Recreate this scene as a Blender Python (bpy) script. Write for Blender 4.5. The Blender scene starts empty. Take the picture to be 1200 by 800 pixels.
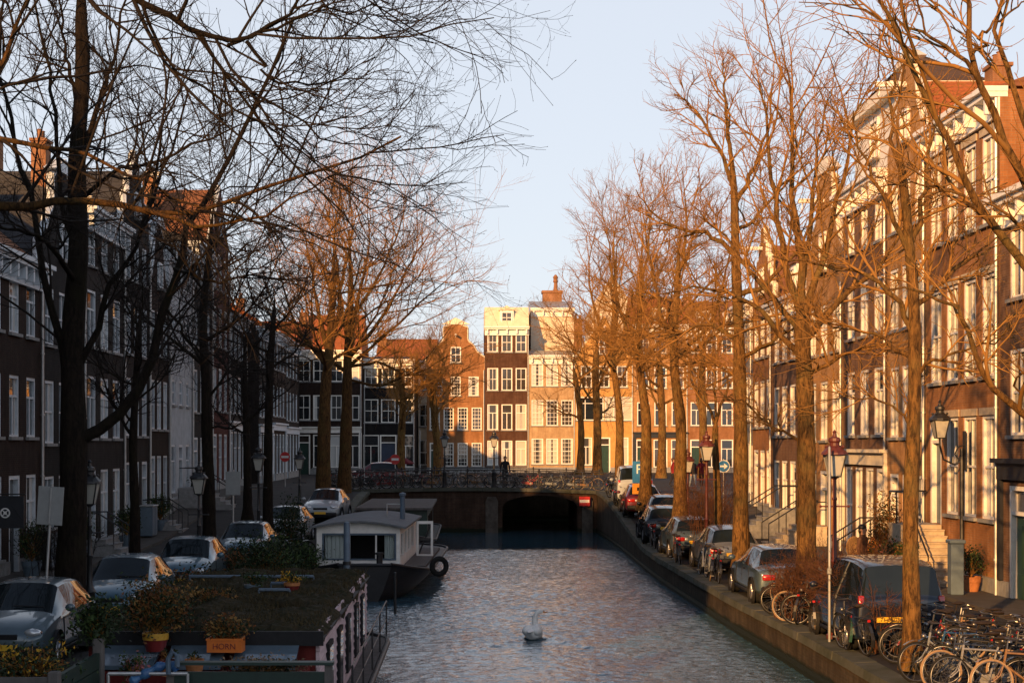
import bpy, math, random
import numpy as np
from mathutils import Vector, Matrix
R = math.radians
sc = bpy.context.scene
col = sc.collection

# ------------------------------------------------------------------ camera
CZ = 4.9; F = 1800.0; CX = 548.0; HY = 521.0        # eye height, focal length in photo pixels, vanishing point
cam = bpy.data.cameras.new('camera'); camo = bpy.data.objects.new('camera', cam); col.objects.link(camo)
camo.location = (0, 0, CZ); camo.rotation_euler = (R(90), 0, 0)
cam.sensor_width = 36; cam.lens = 36 * F / 1200
cam.shift_x = (600 - CX) / 1200; cam.shift_y = (HY - 400) / 1200
cam.clip_end = 3000; cam.clip_start = 0.1
sc.camera = camo

# ------------------------------------------------------------------ sky, sun, exposure
TH = R(26.5); EL = R(15.0)
w = bpy.data.worlds.new('World'); sc.world = w; w.use_nodes = True
nt = w.node_tree; bg = nt.nodes['Background']
sky = nt.nodes.new('ShaderNodeTexSky'); sky.sky_type = 'NISHITA'; sky.sun_disc = False
sky.sun_elevation = EL; sky.sun_rotation = math.pi + TH
sky.air_density = 1.0; sky.dust_density = 0.8; sky.ozone_density = 1.0; sky.altitude = 0
# a thin even veil of high cloud greys the clear sky
tn = nt.nodes.new('ShaderNodeMix'); tn.data_type = 'RGBA'; tn.blend_type = 'MULTIPLY'; tn.inputs[0].default_value = 1
tn.inputs[7].default_value = (1.04, .96, .96, 1); nt.links.new(sky.outputs[0], tn.inputs[6])
vl = nt.nodes.new('ShaderNodeMix'); vl.data_type = 'RGBA'; vl.inputs[0].default_value = .5
vl.inputs[7].default_value = (3.75, 3.98, 4.4, 1); nt.links.new(tn.outputs[2], vl.inputs[6])
# the haze lies low: strong up to some 35 degrees, thinning to the deep blue of the zenith
gm = nt.nodes.new('ShaderNodeNewGeometry'); sp = nt.nodes.new('ShaderNodeSeparateXYZ'); nt.links.new(gm.outputs['Incoming'], sp.inputs[0])
ab = nt.nodes.new('ShaderNodeMath'); ab.operation = 'ABSOLUTE'; nt.links.new(sp.outputs[2], ab.inputs[0])
mr = nt.nodes.new('ShaderNodeMapRange'); mr.interpolation_type = 'SMOOTHSTEP'; mr.inputs[1].default_value = .45; mr.inputs[2].default_value = .8; mr.inputs[3].default_value = .86; mr.inputs[4].default_value = .12
nt.links.new(ab.outputs[0], mr.inputs[0]); nt.links.new(mr.outputs[0], vl.inputs[0])
dm = nt.nodes.new('ShaderNodeMapRange'); dm.inputs[1].default_value = .6; dm.inputs[2].default_value = .9; dm.inputs[3].default_value = 1; dm.inputs[4].default_value = .55; nt.links.new(ab.outputs[0], dm.inputs[0])
ml = nt.nodes.new('ShaderNodeMix'); ml.data_type = 'RGBA'; ml.blend_type = 'MULTIPLY'; ml.inputs[0].default_value = 1
nt.links.new(vl.outputs[2], ml.inputs[6]); nt.links.new(dm.outputs[0], ml.inputs[7])
nt.links.new(ml.outputs[2], bg.inputs[0]); bg.inputs[1].default_value = 0.135
sun = bpy.data.lights.new('sun', 'SUN'); suno = bpy.data.objects.new('sun', sun); col.objects.link(suno)
sun.energy = 5.0; sun.angle = R(0.53); sun.color = (1.0, 0.52, 0.18)
suno.rotation_euler = Vector((math.sin(TH)*math.cos(EL), math.cos(TH)*math.cos(EL), -math.sin(EL))).to_track_quat('-Z', 'Y').to_euler()
suno.location = (-60, -150, 60)
sc.view_settings.view_transform = 'Standard'; sc.view_settings.look = 'None'
sc.view_settings.exposure = 0.6; sc.view_settings.gamma = 1.0; sc.view_settings.use_curve_mapping = False
sc.cycles.use_denoising = True
try: sc.cycles.denoiser = 'OPENIMAGEDENOISE'; sc.cycles.denoising_input_passes = 'RGB_ALBEDO_NORMAL'
except Exception: pass
sc.cycles.max_bounces = 6; sc.cycles.diffuse_bounces = 3; sc.cycles.glossy_bounces = 3; sc.cycles.transparent_max_bounces = 6
sc.cycles.caustics_reflective = False; sc.cycles.caustics_refractive = False

def at(px, py, Y):
    """a pixel of the photograph pushed out to depth Y"""
    return Vector(((px - CX) * Y / F, Y, CZ - (py - HY) * Y / F))

# ------------------------------------------------------------------ materials
MATS = {}
def _new(name):
    m = bpy.data.materials.new(name); m.use_nodes = True
    n = m.node_tree; b = n.nodes['Principled BSDF']
    MATS[name] = m
    return m, n, b
def rgba(c): return (c[0], c[1], c[2], 1)
def mixcol(n, fac, a, b):
    x = n.nodes.new('ShaderNodeMix'); x.data_type = 'RGBA'
    if hasattr(fac, 'links'): n.links.new(fac, x.inputs[0])
    else: x.inputs[0].default_value = fac
    for i, v in ((6, a), (7, b)):
        if hasattr(v, 'links'): n.links.new(v, x.inputs[i])
        else: x.inputs[i].default_value = rgba(v)
    return x.outputs[2]
def noise(n, vec, scale, detail=4, rough=.6, dist=0):
    x = n.nodes.new('ShaderNodeTexNoise'); x.inputs['Scale'].default_value = scale
    x.inputs['Detail'].default_value = detail; x.inputs['Roughness'].default_value = rough
    x.inputs['Distortion'].default_value = dist
    if vec is not None: n.links.new(vec, x.inputs['Vector'])
    return x.outputs['Fac']
def ramp(n, fac, lo, hi):
    x = n.nodes.new('ShaderNodeMapRange'); x.inputs[1].default_value = lo; x.inputs[2].default_value = hi
    n.links.new(fac, x.inputs[0]); return x.outputs[0]
def bump(n, b, h, strength, dist=.01):
    x = n.nodes.new('ShaderNodeBump'); x.inputs['Strength'].default_value = strength
    x.inputs['Distance'].default_value = dist
    n.links.new(h, x.inputs['Height']); n.links.new(x.outputs[0], b.inputs['Normal'])
def texco(n, kind='Object', scale=None):
    t = n.nodes.new('ShaderNodeTexCoord')
    o = t.outputs[kind]
    if scale:
        mp = n.nodes.new('ShaderNodeMapping'); mp.inputs['Scale'].default_value = scale
        n.links.new(o, mp.inputs[0]); o = mp.outputs[0]
    return o
def pm(name, c, rough=.7, var=.3, scale=6, bmp=.15, metal=0, coat=0, c2=None, stretch=None, lo=.3, hi=.7, spec=.5, objvar=0):
    """plain procedural surface: two-scale noise between two shades of the thing's colour, light bump"""
    m, n, b = _new(name)
    co = texco(n, 'Object', stretch)
    f = noise(n, co, scale, 6, .65)
    a = c2 if c2 else tuple(x * (1 - var) for x in c)
    d = tuple(min(1, x * (1 + var)) for x in c) if not c2 else c
    out = mixcol(n, ramp(n, f, lo, hi), a, d)
    if objvar:
        oi = n.nodes.new('ShaderNodeObjectInfo')
        hs = n.nodes.new('ShaderNodeHueSaturation')
        hs.inputs['Value'].default_value = 1
        mr = n.nodes.new('ShaderNodeMapRange'); mr.inputs[3].default_value = 1 - objvar; mr.inputs[4].default_value = 1 + objvar
        n.links.new(oi.outputs['Random'], mr.inputs[0]); n.links.new(mr.outputs[0], hs.inputs['Value'])
        n.links.new(out, hs.inputs['Color']); out = hs.outputs[0]
    n.links.new(out, b.inputs['Base Color'])
    b.inputs['Roughness'].default_value = rough; b.inputs['Metallic'].default_value = metal
    b.inputs['Coat Weight'].default_value = coat; b.inputs['Specular IOR Level'].default_value = spec if rough < .6 else .15
    if bmp: bump(n, b, noise(n, co, scale * 4, 4), bmp)
    return m
def brick(name, c1, c2, mortar, bw=.22, bh=.065, stain=.45):
    m, n, b = _new(name)
    t = n.nodes.new('ShaderNodeTexCoord')
    s = n.nodes.new('ShaderNodeSeparateXYZ'); n.links.new(t.outputs['Object'], s.inputs[0])
    ad = n.nodes.new('ShaderNodeMath'); n.links.new(s.outputs[0], ad.inputs[0]); n.links.new(s.outputs[1], ad.inputs[1])
    cb = n.nodes.new('ShaderNodeCombineXYZ'); n.links.new(ad.outputs[0], cb.inputs[0]); n.links.new(s.outputs[2], cb.inputs[1])
    br = n.nodes.new('ShaderNodeTexBrick'); n.links.new(cb.outputs[0], br.inputs['Vector'])
    br.inputs['Scale'].default_value = 1; br.inputs['Brick Width'].default_value = bw; br.inputs['Row Height'].default_value = bh
    br.inputs['Mortar Size'].default_value = .008; br.inputs['Mortar Smooth'].default_value = .2; br.inputs['Bias'].default_value = -.1
    br.inputs['Color1'].default_value = rgba(c1); br.inputs['Color2'].default_value = rgba(c2); br.inputs['Mortar'].default_value = rgba(mortar)
    f = noise(n, t.outputs['Object'], .9, 6, .7)
    g = noise(n, texco(n, 'Object', (3, 3, .35)), 1.2, 5, .7)
    mul = n.nodes.new('ShaderNodeMath'); mul.operation = 'MULTIPLY'; n.links.new(ramp(n, f, .25, .7), mul.inputs[0]); n.links.new(ramp(n, g, .2, .7), mul.inputs[1])
    dark = n.nodes.new('ShaderNodeMix'); dark.data_type = 'RGBA'
    n.links.new(ramp(n, mul.outputs[0], 0, .6), dark.inputs[0])
    dark.inputs[6].default_value = rgba(tuple(x * (1 - stain) for x in c1)); n.links.new(br.outputs['Color'], dark.inputs[7])
    n.links.new(dark.outputs[2], b.inputs['Base Color'])
    b.inputs['Roughness'].default_value = .85; b.inputs['Specular IOR Level'].default_value = .12
    bump(n, b, br.outputs['Fac'], -.4, .006)
    return m
def tiles(name, c, c2):
    m, n, b = _new(name)
    t = n.nodes.new('ShaderNodeTexCoord')
    wv = n.nodes.new('ShaderNodeTexWave'); wv.inputs['Scale'].default_value = 2.2; wv.bands_direction = 'Z'; wv.inputs['Distortion'].default_value = .6
    n.links.new(t.outputs['Object'], wv.inputs[0])
    f = noise(n, t.outputs['Object'], 1.5, 6, .7)
    f2 = noise(n, t.outputs['Object'], 14, 2, .5)
    a = mixcol(n, ramp(n, f, .3, .7), c2, c)
    a = mixcol(n, ramp(n, f2, .35, .75), a, tuple(x * .6 for x in c))
    n.links.new(a, b.inputs['Base Color']); b.inputs['Roughness'].default_value = .8; b.inputs['Specular IOR Level'].default_value = .2
    bump(n, b, wv.outputs['Fac'], .6, .03)
    return m

M = {}
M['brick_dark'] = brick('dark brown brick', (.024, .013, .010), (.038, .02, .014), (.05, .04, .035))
M['brick_choc'] = brick('chocolate brown brick', (.085, .036, .022), (.12, .052, .03), (.13, .1, .08))
M['brick_peach'] = brick('peach coloured brick', (.46, .29, .15), (.55, .36, .19), (.45, .36, .26))
M['brick_umber'] = brick('umber brick', (.17, .088, .052), (.23, .12, .07), (.22, .17, .13))
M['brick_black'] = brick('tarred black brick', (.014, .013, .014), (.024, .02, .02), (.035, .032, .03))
M['brick_red'] = brick('red brown brick', (.29, .12, .05), (.38, .165, .07), (.3, .22, .15))
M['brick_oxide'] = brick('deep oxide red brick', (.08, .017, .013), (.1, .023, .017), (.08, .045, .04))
M['brick_brown'] = brick('brown brick', (.31, .13, .048), (.41, .18, .07), (.32, .22, .14))
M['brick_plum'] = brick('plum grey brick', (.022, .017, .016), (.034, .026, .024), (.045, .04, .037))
M['brick_tan'] = brick('tan brick', (.44, .22, .085), (.52, .28, .11), (.42, .31, .2))
M['brick_orange'] = brick('orange brick', (.38, .18, .06), (.46, .24, .09), (.4, .3, .2))
M['plaster_yellow'] = pm('ochre plaster', (.5, .27, .09), .8, .2, 2.5, .1)
M['plaster_white'] = pm('white painted plaster', (.68, .66, .62), .7, .12, 2, .1)
M['plaster_cream'] = pm('cream painted plaster', (.66, .56, .42), .75, .14, 2, .1)
M['plaster_grey'] = pm('grey painted plaster', (.2, .2, .21), .75, .2, 2, .1)
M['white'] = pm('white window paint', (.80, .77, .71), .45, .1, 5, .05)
M['white_shade'] = pm('shade toned white window paint', (.52, .57, .62), .5, .15, 4, .05)  # darker copy of the white paint, left row's shade put into its tone
M['plaster_shade'] = pm('shade toned white plaster', (.40, .43, .46), .8, .18, 2, .1)  # white plaster dimmed, the shade of the left row mixed into its colour
M['cream'] = pm('cream paint', (.7, .62, .48), .5, .1, 5, .05)
M['stone'] = pm('bluish natural stone', (.24, .24, .24), .75, .25, 5, .25)
M['sand_stone'] = pm('sand coloured stone', (.45, .37, .27), .8, .22, 5, .3)
M['door_green'] = pm('dark green door paint', (.015, .045, .035), .35, .2, 5, .05)
M['door_black'] = pm('black door paint', (.02, .02, .022), .35, .2, 5, .05)
M['door_blue'] = pm('dark blue door paint', (.02, .035, .07), .35, .2, 5, .05)
M['shop_blue'] = pm('slate blue shopfront paint', (.1, .14, .18), .45, .15, 4, .05)
M['shop_dark'] = pm('black shopfront paint', (.018, .02, .026), .4, .2, 4, .05)
M['tile_orange'] = tiles('orange roof tile', (.42, .13, .045), (.24, .075, .03))
M['tile_brown'] = tiles('brown roof tile', (.28, .12, .06), (.14, .065, .04))
M['tile_dull'] = tiles('dull brown roof tile', (.13, .075, .045), (.07, .045, .03))
M['tile_grey'] = tiles('grey roof slate', (.06, .06, .066), (.035, .035, .04))
M['zinc'] = pm('zinc pipe', (.42, .42, .42), .45, .15, 6, .05, .6)
M['iron'] = pm('black painted iron', (.018, .018, .02), .45, .3, 9, .1)
M['redpost'] = pm('red brown painted post', (.10, .022, .016), .5, .3, 9, .1)
M['glow_glass'] = pm('frosted lantern glass', (.42, .41, .37), .25, .05, 4, 0, 0, .5)
M['chimney'] = brick('chimney brick', (.3, .13, .06), (.36, .17, .08), (.3, .22, .16))

def pane(name, c, rough, curtain=None):
    m, n, b = _new(name)
    co = texco(n, 'Object')
    f = noise(n, co, 1.3, 3)
    base = mixcol(n, ramp(n, f, .35, .65), tuple(x * .6 for x in c), c)
    if curtain:                                   # folds of a curtain just behind the pane
        wv = n.nodes.new('ShaderNodeTexWave'); wv.bands_direction = 'X'; wv.inputs['Scale'].default_value = 3.5
        wv.inputs['Distortion'].default_value = 1.2; n.links.new(co, wv.inputs[0])
        cl = mixcol(n, wv.outputs['Fac'], tuple(x * .7 for x in curtain), curtain)
        oi = n.nodes.new('ShaderNodeObjectInfo'); sx = n.nodes.new('ShaderNodeSeparateXYZ'); n.links.new(co, sx.inputs[0])
        av = n.nodes.new('ShaderNodeMath'); av.operation = 'ABSOLUTE'; n.links.new(sx.outputs[0], av.inputs[0])
        th = n.nodes.new('ShaderNodeMapRange'); th.inputs[3].default_value = -.12; th.inputs[4].default_value = .42; n.links.new(oi.outputs['Random'], th.inputs[0])
        gt = n.nodes.new('ShaderNodeMath'); gt.operation = 'GREATER_THAN'; n.links.new(av.outputs[0], gt.inputs[0]); n.links.new(th.outputs[0], gt.inputs[1])
        base = mixcol(n, gt.outputs[0], (.03, .03, .03), cl)      # each window's curtains are drawn to a different width
    n.links.new(base, b.inputs['Base Color']); b.inputs['Roughness'].default_value = rough if not curtain else .8
    b.inputs['Specular IOR Level'].default_value = .6
    b.inputs['Coat Weight'].default_value = 1; b.inputs['Coat Roughness'].default_value = .02
    x = n.nodes.new('ShaderNodeBump'); x.inputs['Strength'].default_value = .15; x.inputs['Distance'].default_value = .02
    n.links.new(noise(n, co, .8, 2), x.inputs['Height']); n.links.new(x.outputs[0], b.inputs['Coat Normal']); n.links.new(x.outputs[0], b.inputs['Normal'])
    return m
M['pane_dark'] = pane('dark window glass', (.02, .024, .028), .04)
M['pane_mid'] = pane('window glass over a dim room', (.06, .05, .042), .05)
M['pane_curtain'] = pane('window glass over a cream curtain', (.5, .46, .4), .1, (.62, .56, .47))
M['pane_blind'] = pane('window glass over a white blind', (.55, .55, .54), .1, (.6, .6, .58))

# bark, twig and leaf
def bark(name, c, c2, lichen):
    m, n, b = _new(name)
    co = texco(n, 'Object', (1, 1, .25))
    f = noise(n, co, 16, 8, .75, .6); g = noise(n, texco(n, 'Object'), 1.1, 4, .6)
    a = mixcol(n, ramp(n, f, .4, .6), c2, c)
    a = mixcol(n, ramp(n, g, .5, .75), a, lichen)
    k = noise(n, texco(n, 'Object', (1, 1, .6)), 3.2, 5, .7); a = mixcol(n, ramp(n, k, .58, .7), a, tuple(x * .45 for x in c))
    n.links.new(a, b.inputs['Base Color']); b.inputs['Roughness'].default_value = .92; b.inputs['Specular IOR Level'].default_value = .1
    bump(n, b, f, 1, .07)
    return m
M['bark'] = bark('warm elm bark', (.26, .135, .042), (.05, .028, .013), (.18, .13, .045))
M['bark_mid'] = bark('brown elm bark', (.14, .072, .026), (.032, .02, .011), (.10, .07, .024))  # elm bark toned down so the shaded left trunks read dark
M['bark_dark'] = bark('shade dark elm bark', (.026, .019, .014), (.010, .008, .007), (.022, .02, .011))  # shaded copy of the elm bark, shade painted into the colour
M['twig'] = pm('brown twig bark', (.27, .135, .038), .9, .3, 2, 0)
M['twig_dark'] = pm('dark twig bark', (.018, .014, .012), .9, .3, 2, 0)  # shaded copy of the twig bark, left bank shade set in its tone
M['leaf_dark'] = pm('dark green leaf', (.022, .035, .016), .6, .4, 3, 0)
M['leaf_rust'] = pm('rusty brown leaf', (.14, .055, .02), .7, .5, 3, 0)
M['leaf_ochre'] = pm('ochre dry leaf', (.2, .11, .035), .7, .5, 3, 0)
M['leaf_dry'] = pm('dry beige seed head', (.22, .15, .1), .8, .4, 3, 0)
M['leaf_green'] = pm('green leaf', (.05, .08, .025), .6, .4, 3, 0)

# ------------------------------------------------------------------ mesh builder and object helpers
class MB:
    def __init__(s): s.v = []; s.f = []; s.m = []
    def add(s, verts, faces, mi=0):
        o = len(s.v); s.v += [tuple(v) for v in verts]
        s.f += [tuple(i + o for i in f) for f in faces]; s.m += [mi] * len(faces); return s
    def box(s, x0, x1, y0, y1, z0, z1, mi=0):
        v = [(x0,y0,z0),(x1,y0,z0),(x1,y1,z0),(x0,y1,z0),(x0,y0,z1),(x1,y0,z1),(x1,y1,z1),(x0,y1,z1)]
        return s.add(v, [(0,3,2,1),(4,5,6,7),(0,1,5,4),(1,2,6,5),(2,3,7,6),(3,0,4,7)], mi)
    def bevbox(s, x0, x1, y0, y1, z0, z1, b=.01, mi=0):
        v = []; 
        for z, i in ((z0, b), (z0+b, 0), (z1-b, 0), (z1, b)):
            for (x, y) in ((x0+b, y0+i), (x1-b, y0+i), (x1-i, y0+b), (x1-i, y1-b), (x1-b, y1-i), (x0+b, y1-i), (x0+i, y1-b), (x0+i, y0+b)):
                v.append((x, y, z))
        f = []
        for r in range(3):
            for k in range(8): f.append((r*8+k, r*8+(k+1) % 8, r*8+8+(k+1) % 8, r*8+8+k))
        f.append(tuple(range(7, -1, -1))); f.append(tuple(range(24, 32)))
        return s.add(v, f, mi)
    def quad(s, a, b, c, d, mi=0): return s.add([a, b, c, d], [(0,1,2,3)], mi)
    def tube(s, pts, rad, n=8, mi=0, caps=True, closed=False):
        pts = [Vector(p) for p in pts]
        if not hasattr(rad, '__len__'): rad = [rad] * len(pts)
        k = len(pts); vs = []
        ref = None
        for i in range(k):
            t = (pts[(i+1) % k] - pts[i-1]) if closed else (pts[min(i+1, k-1)] - pts[max(i-1, 0)])
            if t.length < 1e-9: t = Vector((0, 0, 1))
            t.normalize()
            if ref is None:
                ref = Vector((0, 0, 1)) if abs(t.z) < .9 else Vector((1, 0, 0))
            u = ref - t * ref.dot(t)
            if u.length < 1e-6: u = t.orthogonal()
            u.normalize(); ref = u; q = t.cross(u)
            for j in range(n):
                a = 2 * math.pi * j / n
                vs.append(pts[i] + (u * math.cos(a) + q * math.sin(a)) * rad[i])
        f = []
        for i in range(k if closed else k - 1):
            for j in range(n):
                i2 = (i + 1) % k
                f.append((i*n+j, i*n+(j+1) % n, i2*n+(j+1) % n, i2*n+j))
        if caps and not closed:
            f.append(tuple(range(n-1, -1, -1))); f.append(tuple((k-1)*n+j for j in range(n)))
        return s.add(vs, f, mi)
    def lathe(s, prof, c=(0,0,0), n=16, mi=0, axis='z', sq=1, caps=True):
        vs = []
        for r, h in prof:
            for j in range(n):
                a = 2 * math.pi * j / n; x, y = r * math.cos(a), r * math.sin(a) * sq
                p = {'z': (x, y, h), 'x': (h, x, y), 'y': (x, h, y)}[axis]
                vs.append((c[0]+p[0], c[1]+p[1], c[2]+p[2]))
        f = []
        for i in range(len(prof) - 1):
            for j in range(n): f.append((i*n+j, i*n+(j+1) % n, (i+1)*n+(j+1) % n, (i+1)*n+j))
        if caps and prof[0][0] > 1e-4: f.append(tuple(range(n-1, -1, -1)))
        if caps and prof[-1][0] > 1e-4: f.append(tuple((len(prof)-1)*n+j for j in range(n)))
        return s.add(vs, f, mi)
    def prism(s, poly, y0, y1, mi=0, axis='y'):
        """polygon in (x,z) pushed along y (or (y,z) along x, (x,y) along z)"""
        k = len(poly); vs = []
        for y in (y0, y1):
            for a, b in poly: vs.append({'y': (a, y, b), 'x': (y, a, b), 'z': (a, b, y)}[axis])
        f = [tuple(range(k)), tuple(range(2*k-1, k-1, -1))]
        for j in range(k): f.append((j, k+j, k+(j+1) % k, (j+1) % k))
        return s.add(vs, f, mi)
    def blob(s, c, r, n=8, mi=0):
        rr = r if hasattr(r, '__len__') else (r, r, r)
        vs = []; f = []; k = n // 2 + 1
        for i in range(k + 1):
            t = math.pi * i / k
            for j in range(n):
                a = 2 * math.pi * j / n
                vs.append((c[0] + rr[0]*math.sin(t)*math.cos(a), c[1] + rr[1]*math.sin(t)*math.sin(a), c[2] + rr[2]*math.cos(t)))
        for i in range(k):
            for j in range(n): f.append((i*n+j, (i+1)*n+j, (i+1)*n+(j+1) % n, i*n+(j+1) % n))
        return s.add(vs, f, mi)
    def mesh(s, name, mats, smooth=False):
        me = bpy.data.meshes.new(name); me.from_pydata(s.v, [], s.f)
        mats = mats if isinstance(mats, (list, tuple)) else [mats]
        for m in mats: me.materials.append(m)
        if len(mats) > 1: me.polygons.foreach_set('material_index', s.m)
        if smooth: me.polygons.foreach_set('use_smooth', [True] * len(s.f))
        me.update(); return me
    def build(s, name, mats, parent=None, smooth=False, loc=None):
        o = bpy.data.objects.new(name, s.mesh(name, mats, smooth)); col.objects.link(o)
        if parent is not None: o.parent = parent
        if loc is not None: o.location = loc
        if smooth: sharp(o.data)
        return o
def sharp(me, ang=40):
    try: me.set_sharp_from_angle(angle=R(ang))
    except Exception: pass
def tag(o, label=None, cat=None, group=None, kind=None):
    if label: o['label'] = label
    if cat: o['category'] = cat
    if group: o['group'] = group
    if kind: o['kind'] = kind
    return o
def empty(name, loc, rz=0, label=None, cat=None, group=None):
    o = bpy.data.objects.new(name, None); col.objects.link(o); o.location = loc; o.rotation_euler = (0, 0, rz)
    o.empty_display_size = .2
    return tag(o, label, cat, group)
def obj(name, me, parent=None, loc=(0,0,0), rot=(0,0,0)):
    o = bpy.data.objects.new(name, me); col.objects.link(o); o.parent = parent; o.location = loc; o.rotation_euler = rot
    return o
KIDS = {}
def copy_tree(o, parent=None, override=None):
    c = o.copy(); col.objects.link(c)
    if parent is not None: c.parent = parent
    for ch in o.children: copy_tree(ch, c, override)
    return c
def rawmesh(name, V, Fq, mats, smooth=True, mi=None):
    """numpy vertices and equal-sized faces to a mesh"""
    me = bpy.data.meshes.new(name); V = np.asarray(V, dtype=np.float32); Fq = np.asarray(Fq, dtype=np.int32)
    k = Fq.shape[1]; me.vertices.add(len(V)); me.vertices.foreach_set('co', V.ravel())
    me.loops.add(Fq.size); me.loops.foreach_set('vertex_index', Fq.ravel())
    me.polygons.add(len(Fq)); me.polygons.foreach_set('loop_start', np.arange(len(Fq), dtype=np.int32) * k)
    for m in (mats if isinstance(mats, (list, tuple)) else [mats]): me.materials.append(m)
    if mi is not None: me.polygons.foreach_set('material_index', np.asarray(mi, dtype=np.int32))
    me.polygons.foreach_set('use_smooth', np.full(len(Fq), smooth))
    me.update(calc_edges=True); me.validate(); return me
def text_mesh(body, size, mat, depth=.002, align='CENTER'):
    cu = bpy.data.curves.new('lettering', 'FONT'); cu.body = body; cu.size = size; cu.extrude = depth
    cu.align_x = align; cu.align_y = 'CENTER'
    o = bpy.data.objects.new('lettering', cu); col.objects.link(o)
    bpy.context.view_layer.update()
    me = bpy.data.meshes.new_from_object(o.evaluated_get(bpy.context.evaluated_depsgraph_get()))
    bpy.data.objects.remove(o); bpy.data.curves.remove(cu)
    me.materials.clear(); me.materials.append(mat); return me
def sstep(x, a, b):
    t = min(1, max(0, (x - a) / (b - a))); return t * t * (3 - 2 * t)
def zs(Y):                                            # street height: rises to the bridge
    return .85 + 1.45 * sstep(Y, 58, 86)
def xq(Y):                                            # right quay edge
    return 7.15 - .35 * math.exp(-((Y - 54) / 14) ** 2) - .1 * math.exp(-((Y - 40) / 5) ** 2)
def xl(Y): return -6.8 + 1.35 * sstep(Y, 46, 61)      # left quay edge
# ================================================================== the setting: water, streets, quays, bridge
M['asphalt'] = pm('worn brick road', (.036, .034, .034), .85, .3, 1.2, .3)
M['pavement'] = brick('grey brick paving', (.13, .11, .1), (.17, .145, .125), (.07, .065, .06), .2, .1)
M['pavers'] = pm('grey paving stone', (.075, .068, .062), .8, .3, 1.6, .3)
M['quay_brick'] = brick('mossy quay brick', (.06, .045, .032), (.085, .06, .042), (.07, .065, .05), .22, .065, .6)
def wet(m):
    """tide mark: a dark green wet band above the waterline with a ragged upper edge"""
    n = m.node_tree; b = n.nodes['Principled BSDF']; l = b.inputs['Base Color'].links[0]; src = l.from_socket
    t = n.nodes.new('ShaderNodeNewGeometry'); s = n.nodes.new('ShaderNodeSeparateXYZ'); n.links.new(t.outputs['Position'], s.inputs[0])
    ad = n.nodes.new('ShaderNodeMath'); ad.operation = 'MULTIPLY_ADD'; ad.inputs[1].default_value = .35; n.links.new(noise(n, t.outputs['Position'], 1.6, 6, .7), ad.inputs[0]); n.links.new(s.outputs[2], ad.inputs[2])
    n.links.new(mixcol(n, ramp(n, ad.outputs[0], .38, .46), (.012, .015, .008), src), b.inputs['Base Color'])
    r = n.nodes.new('ShaderNodeMapRange'); r.inputs[1].default_value = .36; r.inputs[2].default_value = .48; r.inputs[3].default_value = .6; r.inputs[4].default_value = .85; n.links.new(ad.outputs[0], r.inputs[0]); n.links.new(r.outputs[0], b.inputs['Roughness'])
M['coping'] = pm('worn coping stone', (.105, .105, .092), .8, .35, 1.6, .4, c2=(.045, .05, .032))
M['bridge_brick'] = brick('brown bridge masonry', (.06, .036, .026), (.085, .048, .032), (.08, .066, .055), .3, .09, .6)
M['stone_dark'] = pm('stained pilaster stone', (.13, .115, .1), .85, .4, 2.5, .4, c2=(.05, .042, .035))
for _k in ('bridge_brick', 'quay_brick'): wet(M[_k])

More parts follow.
